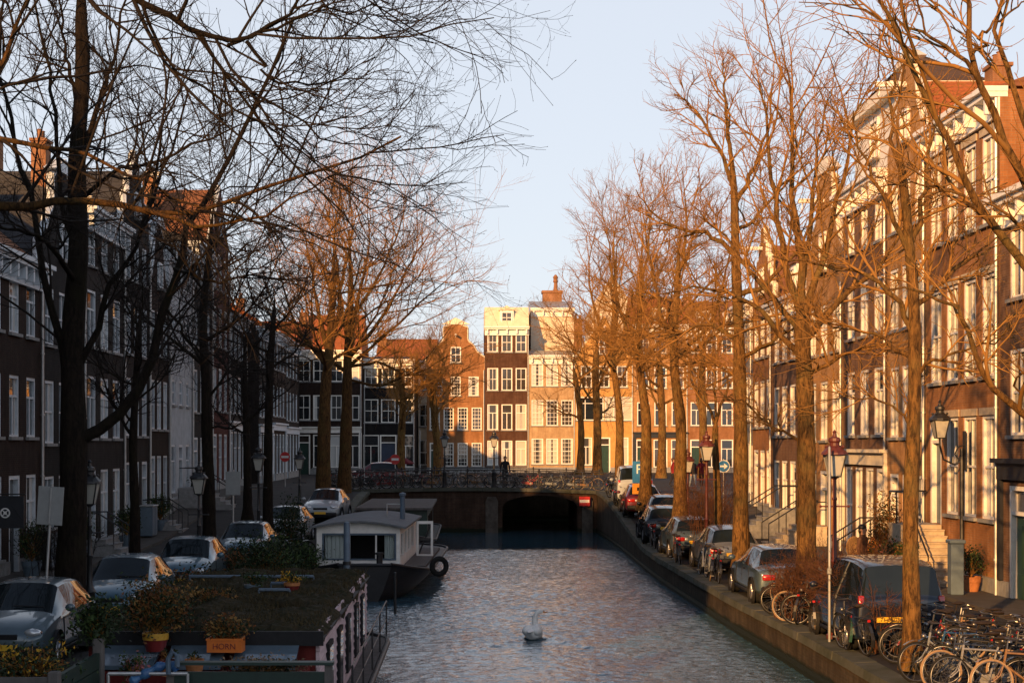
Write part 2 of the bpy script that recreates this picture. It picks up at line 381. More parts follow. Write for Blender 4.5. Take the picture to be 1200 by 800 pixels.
def water():
    m, n, b = _new('canal water')
    b.inputs['Base Color'].default_value = (.035, .085, .12, 1); b.inputs['Roughness'].default_value = .04
    b.inputs['IOR'].default_value = 1.75; b.inputs['Specular IOR Level'].default_value = 1.0
    co = texco(n, 'Object', (1, 1.25, 1))
    a = noise(n, co, 4.2, 3, .55, .4); c = noise(n, co, 11, 2, .5, .2); d = noise(n, texco(n, 'Object'), .16, 2)
    ad = n.nodes.new('ShaderNodeMath'); ad.operation = 'MULTIPLY_ADD'; ad.inputs[1].default_value = .35
    n.links.new(c, ad.inputs[0]); n.links.new(a, ad.inputs[2])
    x = n.nodes.new('ShaderNodeBump'); x.inputs['Distance'].default_value = .065
    ge = n.nodes.new('ShaderNodeNewGeometry'); sy = n.nodes.new('ShaderNodeSeparateXYZ'); n.links.new(ge.outputs['Position'], sy.inputs[0])
    cm = n.nodes.new('ShaderNodeMapRange'); cm.inputs[1].default_value = 70; cm.inputs[2].default_value = 73; cm.inputs[3].default_value = 1; cm.inputs[4].default_value = .12; n.links.new(sy.outputs[1], cm.inputs[0])
    mm = n.nodes.new('ShaderNodeMath'); mm.operation = 'MULTIPLY'; n.links.new(ramp(n, d, .1, .7), mm.inputs[0]); n.links.new(cm.outputs[0], mm.inputs[1]); n.links.new(mm.outputs[0], x.inputs['Strength'])
    n.links.new(ad.outputs[0], x.inputs['Height']); n.links.new(x.outputs[0], b.inputs['Normal'])
    xs = np.arange(-8.6, 8.7, .06); ys = np.concatenate([np.arange(-20, 20, 1.0), np.arange(20, 48, .05), np.arange(48, 88, .08), np.arange(88, 101, .5)])
    X, Y = np.meshgrid(xs, ys); Z = np.zeros_like(X); rg = np.random.default_rng(4)
    for k in range(60):
        lam = rg.uniform(.17, .55); an = rg.normal(1.35, .75); ph = rg.uniform(0, 6.28)
        amp = .0050 * lam ** .95
        Z += amp * np.sin((X * math.cos(an) + Y * math.sin(an)) * 2 * math.pi / lam + ph + .8 * np.sin(X * .31 + Y * .17 + k))
    gust = .62 + .3 * np.sin(X * .21 + Y * .11) * np.sin(Y * .07 + 1)
    calm = 1 - .9 / (1 + np.exp(-(Y - 71.5 - 1.2 * np.sin(X * .7) - .8 * np.sin(X * 1.9)) / .8))
    Z *= gust * calm
    # the swan's wake
    dy = SWAN[1] + .1 - Y; dx = np.abs(X - SWAN[0])
    on = (dy > 0) & (dy < 7)
    arm = np.exp(-((dx - .12 - .62 * dy) / .13) ** 2) * np.cos((dx - .12 - .62 * dy) * 14) * np.exp(-dy / 2.6) * .05
    Z += np.where(on, arm, 0) + np.where(on, .012 * np.sin(dy * 9) * np.exp(-(dx / (.25 + .3 * dy)) ** 2) * np.exp(-dy / 2), 0)
    V = np.stack([X, Y, Z], -1).reshape(-1, 3); nx = len(xs); ny = len(ys)
    i = np.arange(ny - 1)[:, None] * nx + np.arange(nx - 1)[None]
    Fq = np.stack([i, i + 1, i + nx + 1, i + nx], -1).reshape(-1, 4)
    tag(obj('water', rawmesh('water', V, Fq, m)), kind='structure')
SWAN = at(626, 748, 38.9); SWAN.z = 0
water()
mb = MB().box(-8.6, 8.6, -20, 101, -3.2, -3.0); tag(mb.build('canal_bed', M['quay_brick']), kind='structure')

def strip(name, mat, xf, ys, zoff, kind='structure'):
    """a sheet between xf(Y) edges following the street height"""
    mb = MB(); n = None
    rows = []
    for Y in ys:
        r = xf(Y); n = len(r); rows += [(x, Y, zs(Y) + zoff) for x in r]
    f = [(j*n+i, j*n+i+1, (j+1)*n+i+1, (j+1)*n+i) for j in range(len(ys)-1) for i in range(n-1)]
    mb.add(rows, f)
    return tag(mb.build(name, mat), kind=kind)
YS = [-80, -40, 0, 15] + [20 + 3 * i for i in range(25)] + [94]
strip('street_right', M['asphalt'], lambda Y: [xq(Y) + .4, 9, 11, 12.6, 16, 26, 300], YS, 0)
strip('street_left', M['asphalt'], lambda Y: [-300, -24, -16, -12.6, -11, -9, xl(Y) - .4], YS, 0)
def kerbed(name, x0, x1, Y0, Y1, mat):
    mb = MB(); ys = [y for y in YS if Y0 <= y <= Y1]
    for a, b in zip(ys[:-1], ys[1:]):
        za, zb = zs(a), zs(b)
        v = [(x0,a,za-.1),(x1,a,za-.1),(x1,b,zb-.1),(x0,b,zb-.1),(x0,a,za+.1),(x1,a,za+.1),(x1,b,zb+.1),(x0,b,zb+.1)]
        mb.add(v, [(4,5,6,7),(1,2,6,5),(3,0,4,7)])
    return tag(mb.build(name, mat), kind='structure')
kerbed('pavement_right', 12.5, 14.4, -80, 94, M['pavers'])
kerbed('pavement_left', -14.4, -12.4, -80, 94, M['pavers'])
mb = MB(); mb.quad((-300, 93.8, 2.296), (300, 93.8, 2.296), (300, 900, 2.296), (-300, 900, 2.296))
tag(mb.build('far_street', M['asphalt']), kind='structure')
mb = MB(); mb.box(-8.6, 8.6, 100.6, 101.2, -3, 2.28); tag(mb.build('quay_wall', M['quay_brick']), 'dark brick quay wall seen through the bridge arch', 'quay wall')

def quay(side):
    root = empty('quay_wall', (0, 0, 0), 0, ['long mossy brick quay wall with worn coping on the right canal bank',
                 'brick quay wall behind the moored houseboats on the left canal bank'][side == 'l'], 'quay wall')
    ys = [-20, 0, 10] + [14 + 1.5 * i for i in range(48)] + [86]
    ys = [y for y in ys if y <= 86]
    X = xq if side == 'r' else xl
    s = 1 if side == 'r' else -1
    wl = MB(); v = []
    for y in ys: v += [(X(y) + .05*s, y, -3), (X(y) + .05*s, y, .1), (X(y) + .09*s, y, .18), (X(y) + .09*s, y, zs(y) - .17)]
    wl.add(v, [tuple((j*4+i, (j+1)*4+i, (j+1)*4+i+1, j*4+i+1)[::s]) for j in range(len(ys)-1) for i in range(3)])
    wl.build('wall', M['quay_brick'], root)
    cp = MB(); rg = random.Random(3)
    y = -20
    while y < 85.5:                                    # coping in separate stones of about 1.5 m, each a little off its neighbour
        L = rg.uniform(1.3, 1.7); y2 = min(y + L, 86); d = rg.uniform(-.012, .012); g = .008
        a, b = X(y) + d, X(y2) + d; za, zb = zs(y) + .02 + rg.uniform(0, .02), zs(y2) + .02 + rg.uniform(0, .012)
        o = .46 * s
        v = [(a, y+g, za-.19), (a+o, y+g, za-.19), (b+o, y2-g, zb-.19), (b, y2-g, zb-.19), (a+.02*s, y+g, za-.02), (a+o, y+g, za), (b+o, y2-g, zb), (b+.02*s, y2-g, zb-.02)]
        f = [(0,3,2,1),(4,5,6,7),(0,1,5,4),(1,2,6,5),(2,3,7,6),(3,0,4,7)]
        cp.add(v, f if s > 0 else [q[::-1] for q in f]); y = y2
    cp.build('coping', M['coping'], root)
quay('r'); quay('l')

# bridge: masonry with one low arch towards the right bank
def zd(x): return 2.32 + .2 * math.cos(min(1, abs(x) / 8) * math.pi / 2)
BY = 86.0
def bridge():
    root = empty('bridge', (0, BY, 0), 0, 'low brown masonry bridge with a shallow arch crossing the canal', 'bridge')
    arch = [(1.95 + 4.2 * t, 1.45 + .62 * math.sin(math.pi * t) ** .45) for t in [i / 20 for i in range(21)]]
    poly = [(-8.2, -3), (-8.2, zd(8) - .2)] + [(x, zd(x) - .2) for x in np.linspace(-8, 8, 17)] + [(8.2, zd(8) - .2), (8.2, -3), (6.15, -3)] + arch[::-1] + [(1.95, -3)]
    mb = MB(); mb.prism([(float(a), float(b)) for a, b in poly], 0, 7.6); mb.build('wall', M['bridge_brick'], root)
    tr = MB(); a2 = [(x, z) for x, z in arch]
    for (x0, z0), (x1, z1) in zip(a2[:-1], a2[1:]):
        n = Vector((-(z1 - z0), x1 - x0)).normalized() * .28
        tr.add([(x0, -.05, z0), (x1, -.05, z1), (x1 + n.x, -.05, z1 + n.y), (x0 + n.x, -.05, z0 + n.y)], [(0,1,2,3)])
        tr.add([(x0, -.05, z0-.003), (x1, -.05, z1-.003), (x1, .4, z1-.003), (x0, .4, z0-.003)], [(3,2,1,0)])
    tr.build('arch_ring', M['bridge_brick'], root)
    for x0, x1, nm in ((1.0, 1.7, 'pilaster'), (6.4, 7.0, 'pilaster')):
        p = MB(); p.box(x0, x1, -.14, 0, -3, 1.75); p.prism([(x0, 1.75), (x1, 1.75), (x1 - .12, 2.0), (x0 + .12, 2.0)], -.12, 0)
        p.build(nm, M['stone_dark'], root)
    xs = [-8.2 + .82 * i for i in range(21)]
    for y0, y1 in ((-.16, .4), (7.2, 7.75)):
        co = MB()
        for a, b in zip(xs[:-1], xs[1:]):
            za, zb = zd(a), zd(b); g = .008
            v = [(a+g,y0,za-.2),(b-g,y0,zb-.2),(b-g,y1,zb-.2),(a+g,y1,za-.2),(a+g,y0,za),(b-g,y0,zb),(b-g,y1,zb),(a+g,y1,za)]
            co.add(v, [(0,3,2,1),(4,5,6,7),(0,1,5,4),(1,2,6,5),(2,3,7,6),(3,0,4,7)])
        co.build('coping', M['coping'], root)
    dk = MB()
    for a, b in zip(xs[:-1], xs[1:]): dk.quad((a, .4, zd(a) - .05), (b, .4, zd(b) - .05), (b, 7.2, zd(b) - .05), (a, 7.2, zd(a) - .05))
    dk.build('deck', M['asphalt'], root)
    for yy, lab in ((.12, 'black iron bridge railing facing the canal and the camera'), (7.45, 'black iron bridge railing on the far side of the bridge')):
        r = empty('bridge_railing', (0, BY + yy, 0), 0, lab, 'railing')
        rb = MB(); X = [-8 + 16 * i / 40 for i in range(41)]
        for h, t in ((.98, .028), (.55, .016), (.2, .016)): rb.tube([(x, 0, zd(x) + h) for x in X], t, 6)
        for x in X[::1]: rb.tube([(x, 0, zd(x) + .2), (x, 0, zd(x) + .98)], .01, 4)
        for x in X[::5]: MB().lathe([(.05, 0), (.05, .1), (.03, .13), (.03, .95), (.05, .98), (.055, 1.04), (.02, 1.12), (0, 1.13)], (x, 0, zd(x) - .01), 8).build('post', M['iron'], r)
        rb.build('rail', M['iron'], r)
bridge()

# ================================================================== canal houses
WIN = {}
def window_meshes(w, h, style, fmat, panemat):
    k = (round(w, 3), round(h, 3), style, fmat.name)
    if k not in WIN:
        f = MB(); t = .1
        f.box(-w/2, -w/2 + t, -.035, .13, 0, h); f.box(w/2 - t, w/2, -.035, .13, 0, h)
        f.box(-w/2 + t, w/2 - t, -.033, .13, h - t, h); f.box(-w/2 + t, w/2 - t, -.033, .13, 0, .07)
        b = .022
        if style == 0:      # sash, meeting rail in the middle, one glazing bar
            f.box(-w/2 + t, w/2 - t, -.008, .045, h*.5 - .03, h*.5 + .03); f.box(-b, b, .008, .045, .07, h*.5 - .03); f.box(-b, b, .004, .045, h*.5 + .03, h - t)
        elif style == 1:    # fixed light above two casements
            f.box(-w/2 + t, w/2 - t, -.012, .045, h*.66 - .035, h*.66 + .035); f.box(-.035, .035, -.008, .045, .07, h*.66 - .035)
        elif style == 2:    # small panes
            f.box(-w/2 + t, w/2 - t, -.008, .045, h*.5 - .03, h*.5 + .03)
            for i in (1, 2): f.box(-w/2 + w*i/3 - .016, -w/2 + w*i/3 + .016, .008, .044, .07, h*.5 - .03); f.box(-w/2 + w*i/3 - .016, -w/2 + w*i/3 + .016, .008, .044, h*.5 + .03, h - t)
            for i in (.17, .33, .67, .83): f.box(-w/2 + t, w/2 - t, .014, .043, h*i - .016, h*i + .016)
        elif style == 3:    # wide shop light
            for i in (1, 2): f.box(-w/2 + w*i/3 - .03, -w/2 + w*i/3 + .03, -.015, .045, .07, h - t)
            f.box(-w/2 + t, w/2 - t, -.012, .044, h*.72 - .03, h*.72 + .03)
        s = MB().box(-w/2 - .08, w/2 + .08, -.1, .1, -.1, -.003)
        WIN[k] = (f.mesh('window_frame', fmat), s.mesh('sill', M['stone']))
    pk = (round(w, 3), round(h, 3), panemat.name)
    if pk not in WIN:
        WIN[pk] = MB().box(-w/2 + .03, w/2 - .03, .047, .052, .03, h - .03).mesh('pane', panemat)
    return WIN[k] + (WIN[pk],)
def add_window(root, x, z, w, h, style, fmat, panemat, sill=True, y=0.06):
    f, s, p = window_meshes(w, h, style, fmat, panemat)
    o = obj('window', f, root, (x, y, z)); obj('pane', p, o)
    if sill: obj('sill', s, o, (0, -.06, 0))
    return o
def door(root, x, z, w, h, mat, rng, fmat):
    f = MB(); t = .12
    f.box(-w/2, -w/2 + t, -.05, .2, 0, h); f.box(w/2 - t, w/2, -.05, .2, 0, h); f.box(-w/2 + t, w/2 - t, -.048, .2, h - t, h)
    f.box(-w/2 + t, w/2 - t, -.04, .2, h - .75, h - .66)
    fo = obj('door_frame', f.mesh('door_frame', fmat), root, (x, .06, z))
    d = MB(); ww = w/2 - t; d.box(-ww, ww, .1, .15, 0, h - .75)
    for a, b in ((.15, .75), (.9, h - 1.0)):
        for s in (-1, 1): d.box(s*ww*.5 - ww*.36, s*ww*.5 + ww*.36, .085, .1, a, b)
    do = obj('door', d.mesh('door', mat), root, (x, .06, z))
    k = MB().lathe([(0, 0), (.03, .01), (.03, .04), (0, .06)], (ww*.75, .08, 1.0), 8, 0, 'y'); k2 = obj('handle', k.mesh('handle', M['zinc']), do)
    p = MB().box(-ww, ww, .12, .13, h - .66, h - t); obj('transom_pane', p.mesh('transom_pane', M['pane_mid']), fo)

def gable_profile(kind, w, h):
    a = w / 2
    if kind == 'neck':
        n = w * .2
        c = [(-a, 0), (-a, .25*h), (-a + .06*w, .3*h), (-a*.72, .38*h), (-a*.6, .52*h), (-n - .1, .6*h), (-n, .66*h), (-n, .88*h), (-n - .06, .9*h), (0, h)]
    elif kind == 'bell':
        c = [(-a, 0), (-a, .12*h), (-a*.92, .2*h), (-a*.7, .28*h), (-a*.5, .48*h), (-a*.42, .72*h), (-a*.36, .84*h), (-a*.2, .95*h), (0, h)]
    elif kind == 'step':
        c = [(-a, 0)]; k = 4
        for i in range(k): c += [(-a + a*i/(k+.6), h*(i+1)/(k+1)), (-a + a*(i+1)/(k+.6), h*(i+1)/(k+1))]
        c += [(-a + a*k/(k+.6), h)]
    elif kind == 'spout':
        c = [(-a, 0), (-a, .06*h), (-w*.13, .86*h), (-w*.13, h)]
    else:
        c = [(-a, 0), (-a, .03*h), (0, h)]
    r = [(-x, z) for x, z in c[::-1] if x < -1e-6]
    return c + r
PN = {'d': 'pane_dark', 'm': 'pane_mid', 'c': 'pane_curtain', 'b': 'pane_blind'}
def house(label, x, y, rot, w, floors, wall='brick_brown', z0=None, depth=10, seed=0, frame='white', roof=('flat',), panes='dddmcb',
          base=('door', 0), doormat='door_green', cornice='white', plinth='stone', stoop=0, pipe=True, chim=1, plain=False, lintel=False, cat='house', name='canal_house', fascia=None, trim='cream', stoop_mat='stone', side=False):
    """floors: (height, n windows, window w, window h, sill height, style). Local x runs along the front, y goes in, z up."""
    rg = random.Random(seed * 7 + 1)
    if z0 is None: z0 = zs(y)
    root = empty(name, (x, y, z0), rot, label, cat, None)
    wm = M[wall]; fm = M[frame]
    H = sum(f[0] for f in floors); z = 0; ops = []; wins = []
    for fi, f in enumerate(floors):
        h, n, ww, wh, sh, st = f[:6]
        if n:
            gap = (w - n * ww) / (n + .55); e = gap * (1 + .55 - 1) / 2 + gap * .5
            e = (w - n * ww - (n - 1) * gap) / 2
            for k in range(n):
                cx = -w/2 + e + ww/2 + k * (ww + gap)
                if fi == 0 and base[0] == 'door' and k == base[1]:
                    dz = stoop * .17; ops.append((cx - ww/2, cx + ww/2, z + dz, z + sh + wh)); wins.append(('door', cx, z + dz, ww, sh + wh - dz)); continue
                ops.append((cx - ww/2, cx + ww/2, z + sh, z + sh + wh)); wins.append((st, cx, z + sh, ww, wh))
        z += h
    ops = [] if plain else ops
    mb = MB(); a = w / 2
    xc = sorted({-a, a} | {o[0] for o in ops} | {o[1] for o in ops}); zc = sorted({-1.0, H} | {o[2] for o in ops} | {o[3] for o in ops})
    # facade in columns so that few faces are needed
    for i in range(len(zc) - 1):
        row = []; zz = (zc[i] + zc[i+1]) / 2
        act = sorted((o[0], o[1]) for o in ops if o[2] < zz < o[3]); s = -a
        for b0, b1 in act: row.append((s, b0)); s = b1
        row.append((s, a))
        for b0, b1 in row:
            if b1 - b0 > 1e-5: mb.quad((b0, 0, zc[i]), (b1, 0, zc[i]), (b1, 0, zc[i+1]), (b0, 0, zc[i+1]))
    for (x0, x1, q0, q1) in ops:
        r = .22
        mb.quad((x0, 0, q0), (x0, 0, q1), (x0, r, q1), (x0, r, q0)); mb.quad((x1, 0, q1), (x1, 0, q0), (x1, r, q0), (x1, r, q1))
        mb.quad((x0, 0, q1), (x1, 0, q1), (x1, r, q1), (x0, r, q1)); mb.quad((x1, 0, q0), (x0, 0, q0), (x0, r, q0), (x1, r, q0))
    mb.quad((a, 0, -1), (a, depth, -1), (a, depth, H), (a, 0, H)); mb.quad((-a, depth, -1), (-a, 0, -1), (-a, 0, H), (-a, depth, H))
    mb.quad((a, depth, -1), (-a, depth, -1), (-a, depth, H), (a, depth, H)); mb.quad((-a, .24, H-.01), (a, .24, H-.01), (a, depth, H-.01), (-a, depth, H-.01))
    mb.quad((-a, .23, -1), (a, .23, -1), (a, .23, H), (-a, .23, H))
    mb.build('wall', wm, root)
    if not plain:
        for st, cx, zz, ww, wh in wins:
            if st == 'door': door(root, cx, zz, ww, wh, M[doormat], rg, fm); continue
            add_window(root, cx, zz, ww, wh, st, fm, M[PN[rg.choice(panes)]])
        if lintel:
            for st, cx, zz, ww, wh in wins:
                if st != 'door': MB().box(cx - ww/2 - .12, cx + ww/2 + .12, -.04, .1, zz + wh + .003, zz + wh + .2).build('lintel', M['sand_stone'], root)
        if plinth:
            pl = MB(); dr = [(o[0], o[1]) for o, wv in zip(ops, wins) if wv[0] == 'door']; s = -a + .004
            for b0, b1 in dr: pl.box(s, b0 - .003, -.05, .05, -1, .5); s = b1 + .003
            pl.box(s, a - .004, -.05, .05, -1, .5); pl.build('plinth', M[plinth], root)
        if fascia:
            fz = floors[0][0]; fb = MB(); fb.box(-a + .03, a - .03, -.12, .05, fz - .55, fz - .12); fb.box(-a, a, -.28, .05, fz - .12, fz)
            for sx in (-1, 1): fb.box(sx*(a - .13) - .12, sx*(a - .13) + .12, -.1, .05, .52, fz - .553)
            fb.build('shopfront', M[fascia], root)
    if pipe:
        pp = MB(); pp.tube([(a - .08, -.08, 0), (a - .08, -.08, H - .1)], .05, 8)
        for k in range(int(H // 2)): pp.lathe([(.07, 0), (.07, .06)], (a - .08, -.08, 1 + 2 * k), 8)
        pp.build('drainpipe', M['zinc'], root)
    # cornice
    if cornice and roof[0] in ('flat', 'pitch', 'mansard', 'pavilion'):
        c = MB(); a -= .003; c.box(-a, a, -.12, .2, H - .75, H - .68); c.box(-a, a, -.06, .2, H - .68, H - .2); c.box(-a - .02, a + .02, -.38, .2, H - .2, H - .06)
        c.box(-a - .04, a + .04, -.5, .2, H - .06, H + .08)
        n = max(3, int(w / .8))
        for k in range(n): cx = -a + .25 + (w - .5) * k / (n - 1); c.box(cx - .07, cx + .07, -.33, -.06, H - .62, H - .203)
        c.build('cornice', M[cornice], root); a += .003
    rk = roof[0]; rh = roof[1] if len(roof) > 1 else 2.5; rm = M[roof[2]] if len(roof) > 2 else M['tile_brown']
    if rk in ('pitch', 'flat'):                       # ridge parallel to the front
        t = MB(); hh = rh if rk == 'pitch' else .6
        t.prism([(-.1 if rk == 'pitch' else .3, H + .082), (depth, H + .082), (depth/2, H + hh)], -a, a, 0, 'x')
        ro = t.build('roof', rm, root)
        if rk == 'pitch' and rh > 2 and len(roof) > 3 and roof[3]:
            for dx in ([0] if w < 5.5 else [-w*.22, w*.22]): dormer(root, dx, H + .25, 1.25, 1.5, fm, rm)
    elif rk == 'mansard':
        t = MB(); t.prism([(.2, H + .082), (depth - .2, H + .082), (depth - 1.3, H + rh), (1.3, H + rh)], -a, a, 0, 'x')
        t.build('roof', rm, root)
        for dx in ([0] if w < 5 else [-w*.22, w*.22]): dormer(root, dx, H + .25, 1.3, rh - .6, fm, rm)
    elif rk == 'pavilion':                            # a set-back attic storey with an eave and a hipped roof
        x0, x1 = (roof[3] if len(roof) > 3 else (-a + .2, a - .2)); y0, y1 = .4, 3.2
        b = MB(); b.box(x0, x1, y0, y1, H, H + 2.6); at_ = b.build('attic', M['plaster_white'], root)
        e = MB(); e.box(x0 - .35, x1 + .35, y0 - .35, y1 + .35, H + 2.6, H + 2.95); e.build('eave', M['cream'], root)
        r = MB(); zz = H + 2.952; mx = (x0 + x1) / 2; rr = .25
        v = [(x0 - .3, y0 - .3, zz), (x1 + .3, y0 - .3, zz), (x1 + .3, y1 + .3, zz), (x0 - .3, y1 + .3, zz), (mx, y0 + 1.5, zz + rh), (mx, y1 - 1.5, zz + rh)]
        r.add(v, [(0,1,4), (1,2,5,4), (2,3,5), (3,0,4,5), (3,2,1,0)]); r.build('roof', rm, root)
        add_window(root, mx, H + .9, 1.1, 1.4, 0, fm, M['pane_mid'], True, y0 - .05)
        for s, xx in ((1, x1 + .05), (-1, x0 - .05)):
            o = add_window(root, xx, H + .9, 1.0, 1.3, 0, fm, M['pane_mid']); o.location.y = (y0 + y1) / 2 - .8; o.rotation_euler.z = s * R(90)
    else:                                             # a shaped gable with the ridge running back
        gh = rh; pr = [(px, H + pz) for px, pz in gable_profile(rk, w, gh)]
        g = MB(); g.prism(pr, 0, .32); g.build('gable', wm, root)
        tr = MB()
        for (x0, q0), (x1, q1) in zip(pr[:-1], pr[1:]):
            tr.tube([(x0, .13, q0), (x1, .13, q1)], [.15, .15], 6)
        if rk in ('neck', 'bell'):
            tr.prism([(-w*.25, H + gh*.97), (w*.25, H + gh*.97), (0, H + gh*1.12)], -.1, .35)
        tr.build('gable_trim', M[trim], root)
        t = MB(); k = .92 if rk not in ('plain',) else .97; zt = H + gh * (.78 if rk in ('neck', 'step', 'bell') else .95)
        t.prism([(-a + .02, H), (a - .02, H), (0, zt)], .33, depth); t.build('roof', rm, root)
        if not plain:
            hb = gh * .14 + H
            add_window(root, 0, hb, min(1.0, w*.2), min(1.5, gh*.34), 0, fm, M['pane_dark'], True, -.06)
            bm_ = MB(); bm_.box(-.07, .07, -1.0, .3, H + gh*.72, H + gh*.72 + .16); bm_.tube([(0, -.85, H + gh*.72), (0, -.85, H + gh*.72 - .2), (0, -.9, H + gh*.72 - .28)], .02, 5)
            bm_.build('hoist_beam', M['white'], root)
    for k in range(chim):
        cb = MB(); cx = (-a + .5) if k % 2 == 0 else a - .5; cy = depth * (.35 if k < 2 else .7); ch = H + rh * .75
        cb.box(cx - .4, cx + .4, cy - .3, cy + .3, H - .3, ch + .9); cb.box(cx - .46, cx + .46, cy - .36, cy + .36, ch + .9, ch + 1.02)
        for q in (-.2, .2): cb.lathe([(.12, 0), (.1, .35), (.13, .37), (.09, .4)], (cx + q, cy, ch + 1.02), 8)
        cb.build('chimney', M['chimney'], root)
    if stoop and side:                                 # a flight that climbs along the front to a landing before the door
        cx = [wv for wv in wins if wv[0] == 'door'][0][1]; n = stoop; hw = .75; Hn = n*.17; w0, w1 = -1.25, -.06
        MB().box(cx - hw, cx + hw, w0, w1, -.4, Hn - .003).build('landing', M[stoop_mat], root)
        q = MB()
        for k in range(n):
            xa = cx + hw + .27*k; zt = Hn - .17*(k + 1)
            if zt > -.05: q.box(xa + .001, xa + .27, w0 + .02, w1, -.4, zt); q.box(xa + .002, xa + .30, w0, w1 + .002, zt + .001, zt + .045)
        q.build('stoop', M[stoop_mat], root)
        xe = cx + hw + .27*(n - 1); rl = MB(); yy = w0 + .07
        rl.tube([(xe, yy, .95), (cx + hw, yy, Hn + .95), (cx - hw, yy, Hn + .95)], .025, 6); rl.tube([(cx - hw, yy, Hn + .95), (cx - hw, w1, Hn + .95)], .025, 6)
        for x_, z_ in ((xe, 0), ((xe + cx + hw)/2, Hn/2), (cx + hw, Hn), (cx, Hn), (cx - hw, Hn)): rl.tube([(x_, yy, z_), (x_, yy, z_ + .95)], .02, 5)
        rl.build('stair_railing', M['iron'], root)
    elif stoop and base[0] == 'door':
        dw = [wv for wv in wins if wv[0] == 'door'][0]
        st_ = MB(); n = stoop; cx = dw[1]; hw = .75
        st_.box(cx - hw, cx + hw, -.95, -.052, -.4, n*.17 - .003)
        for k in range(n): st_.box(cx - hw, cx + hw, -.95 - .27*(n - k), -.95 - .27*(n - k - 1) - .001, -.4, .17 * (k + .96))
        for k in range(n): st_.box(cx - hw - .03, cx + hw + .03, -.97 - .27*(n - k), -.95 - .27*(n - k - 1) - .012, .17*(k + .96), .17*(k + 1.18))
        st_.build('stoop', M[stoop_mat], root)
        rl = MB(); yb = -.95 - .27*n
        for s in (-1, 1):
            xx = cx + s * (hw - .06)
            rl.tube([(xx, yb, .95), (xx, -.95, n*.17 + .95), (xx, -.06, n*.17 + .95)], .025, 6)
            for q in (0, .5, 1): rl.tube([(xx, yb + (-.95 - yb)*q, n*.17*q), (xx, yb + (-.95 - yb)*q, n*.17*q + .95)], .02, 5)
        rl.build('stair_railing', M['iron'], root)
    return root
def dormer(root, dx, z, w, h, fm, rm):
    d = MB(); d.box(dx - w/2, dx + w/2, .55, 3.2, z, z + h)
    o = d.build('dormer', M['white'], root)
    t = MB(); t.prism([(dx - w/2 - .12, z + h), (dx + w/2 + .12, z + h), (dx, z + h + .45)], .4, 3.6); t.build('dormer_roof', rm, root)
    add_window(root, dx, z + .15, w*.8, h - .3, 0, fm, M['pane_mid'], False, .5)
# ------------------------------------------------------------------ right row, fronts at X = 14 facing the canal
XR = 14.0
def yr(px): return XR * F / (px - CX)
def right(label, p0, p1, *a, **k):
    y0, y1 = yr(p0), yr(p1)                          # near and far edges along the canal
    return house(label, XR, (y0 + y1) / 2, R(-90), y1 - y0 - .01 if y1 > y0 else y0 - y1 - .01, *a, **k)
T = lambda h, n, w, wh, s, st: (h, n, w, wh, s, st)
right('white and brick house with black shopfront and orange tiled roof at the right picture edge', 1300, 1172, [T(3.7, 3, 1.25, 2.5, .5, 1), T(3.5, 3, 1.2, 2.2, .6, 0), T(3.2, 3, 1.2, 1.9, .6, 0)],
      wall='brick_umber', roof=('pitch', 4.6, 'tile_orange', True), fascia='shop_dark', seed=1, chim=2, panes='dddmb')
right('tall brown brick house with stone stoop and wall lantern', 1172, 1086, [T(5.4, 4, 1.1, 2.8, 2.05, 0), T(4.1, 4, 1.05, 2.75, .5, 0), T(3.9, 4, 1.05, 2.4, .5, 0)],
      wall='brick_brown', roof=('pitch', 1.8, 'tile_brown', False), stoop=10, side=True, base=('door', 0), doormat='shop_blue', seed=2, chim=2, lintel=True, panes='dddmb', stoop_mat='sand_stone')
right('brown brick house with shaped bell gable beside the tall stoop house', 1086, 1040, [T(3.8, 3, 1.0, 2.6, .5, 0), T(3.5, 3, 1.0, 2.3, .5, 0), T(3.2, 3, 1.0, 2.0, .5, 0), T(2.8, 3, .9, 1.6, .5, 0)],
      wall='brick_tan', roof=('bell', 3.0, 'tile_orange'), stoop=4, base=('door', 0), seed=3, panes='dddmc')
right('tall brick house with cream eaved attic pavilion and pyramid roof in the right row', 1040, 988, [T(3.9, 4, 1.05, 2.8, .45, 0), T(3.5, 3, 1.15, 2.3, .5, 1), T(3.2, 3, 1.1, 1.9, .5, 1), T(2.6, 3, 1.0, 1.5, .4, 0)],
      wall='brick_umber', roof=('pavilion', 1.7, 'tile_dull'), fascia='cream', seed=4, base=('door', 3), chim=2, panes='dddmb')
right('tan brick house with cream neck gable in the right row', 988, 945, [T(3.7, 3, 1.2, 2.5, .5, 0), T(3.4, 3, 1.2, 2.3, .5, 0), T(3.1, 3, 1.15, 1.9, .5, 0)],
      wall='brick_tan', roof=('neck', 4.6, 'tile_orange'), seed=5, stoop=5, base=('door', 1), panes='dddmc', stoop_mat='sand_stone')
right('dark brick house with broad white cornice in the right row', 945, 905, [T(3.6, 4, 1.2, 2.5, .5, 1), T(3.3, 4, 1.2, 2.2, .5, 1), T(3.1, 4, 1.15, 1.9, .5, 1)],
      wall='brick_umber', roof=('pitch', 2.6, 'tile_brown', True), seed=6, stoop=6, base=('door', 3), chim=1, panes='dddmb')
right('narrow brown brick house with step gable in the right row', 905, 882, [T(3.6, 3, 1.1, 2.5, .5, 0), T(3.3, 3, 1.1, 2.2, .5, 0), T(3.0, 3, 1.1, 1.9, .5, 0)],
      wall='brick_brown', roof=('step', 3.6, 'tile_brown'), seed=7, panes='dddmc')
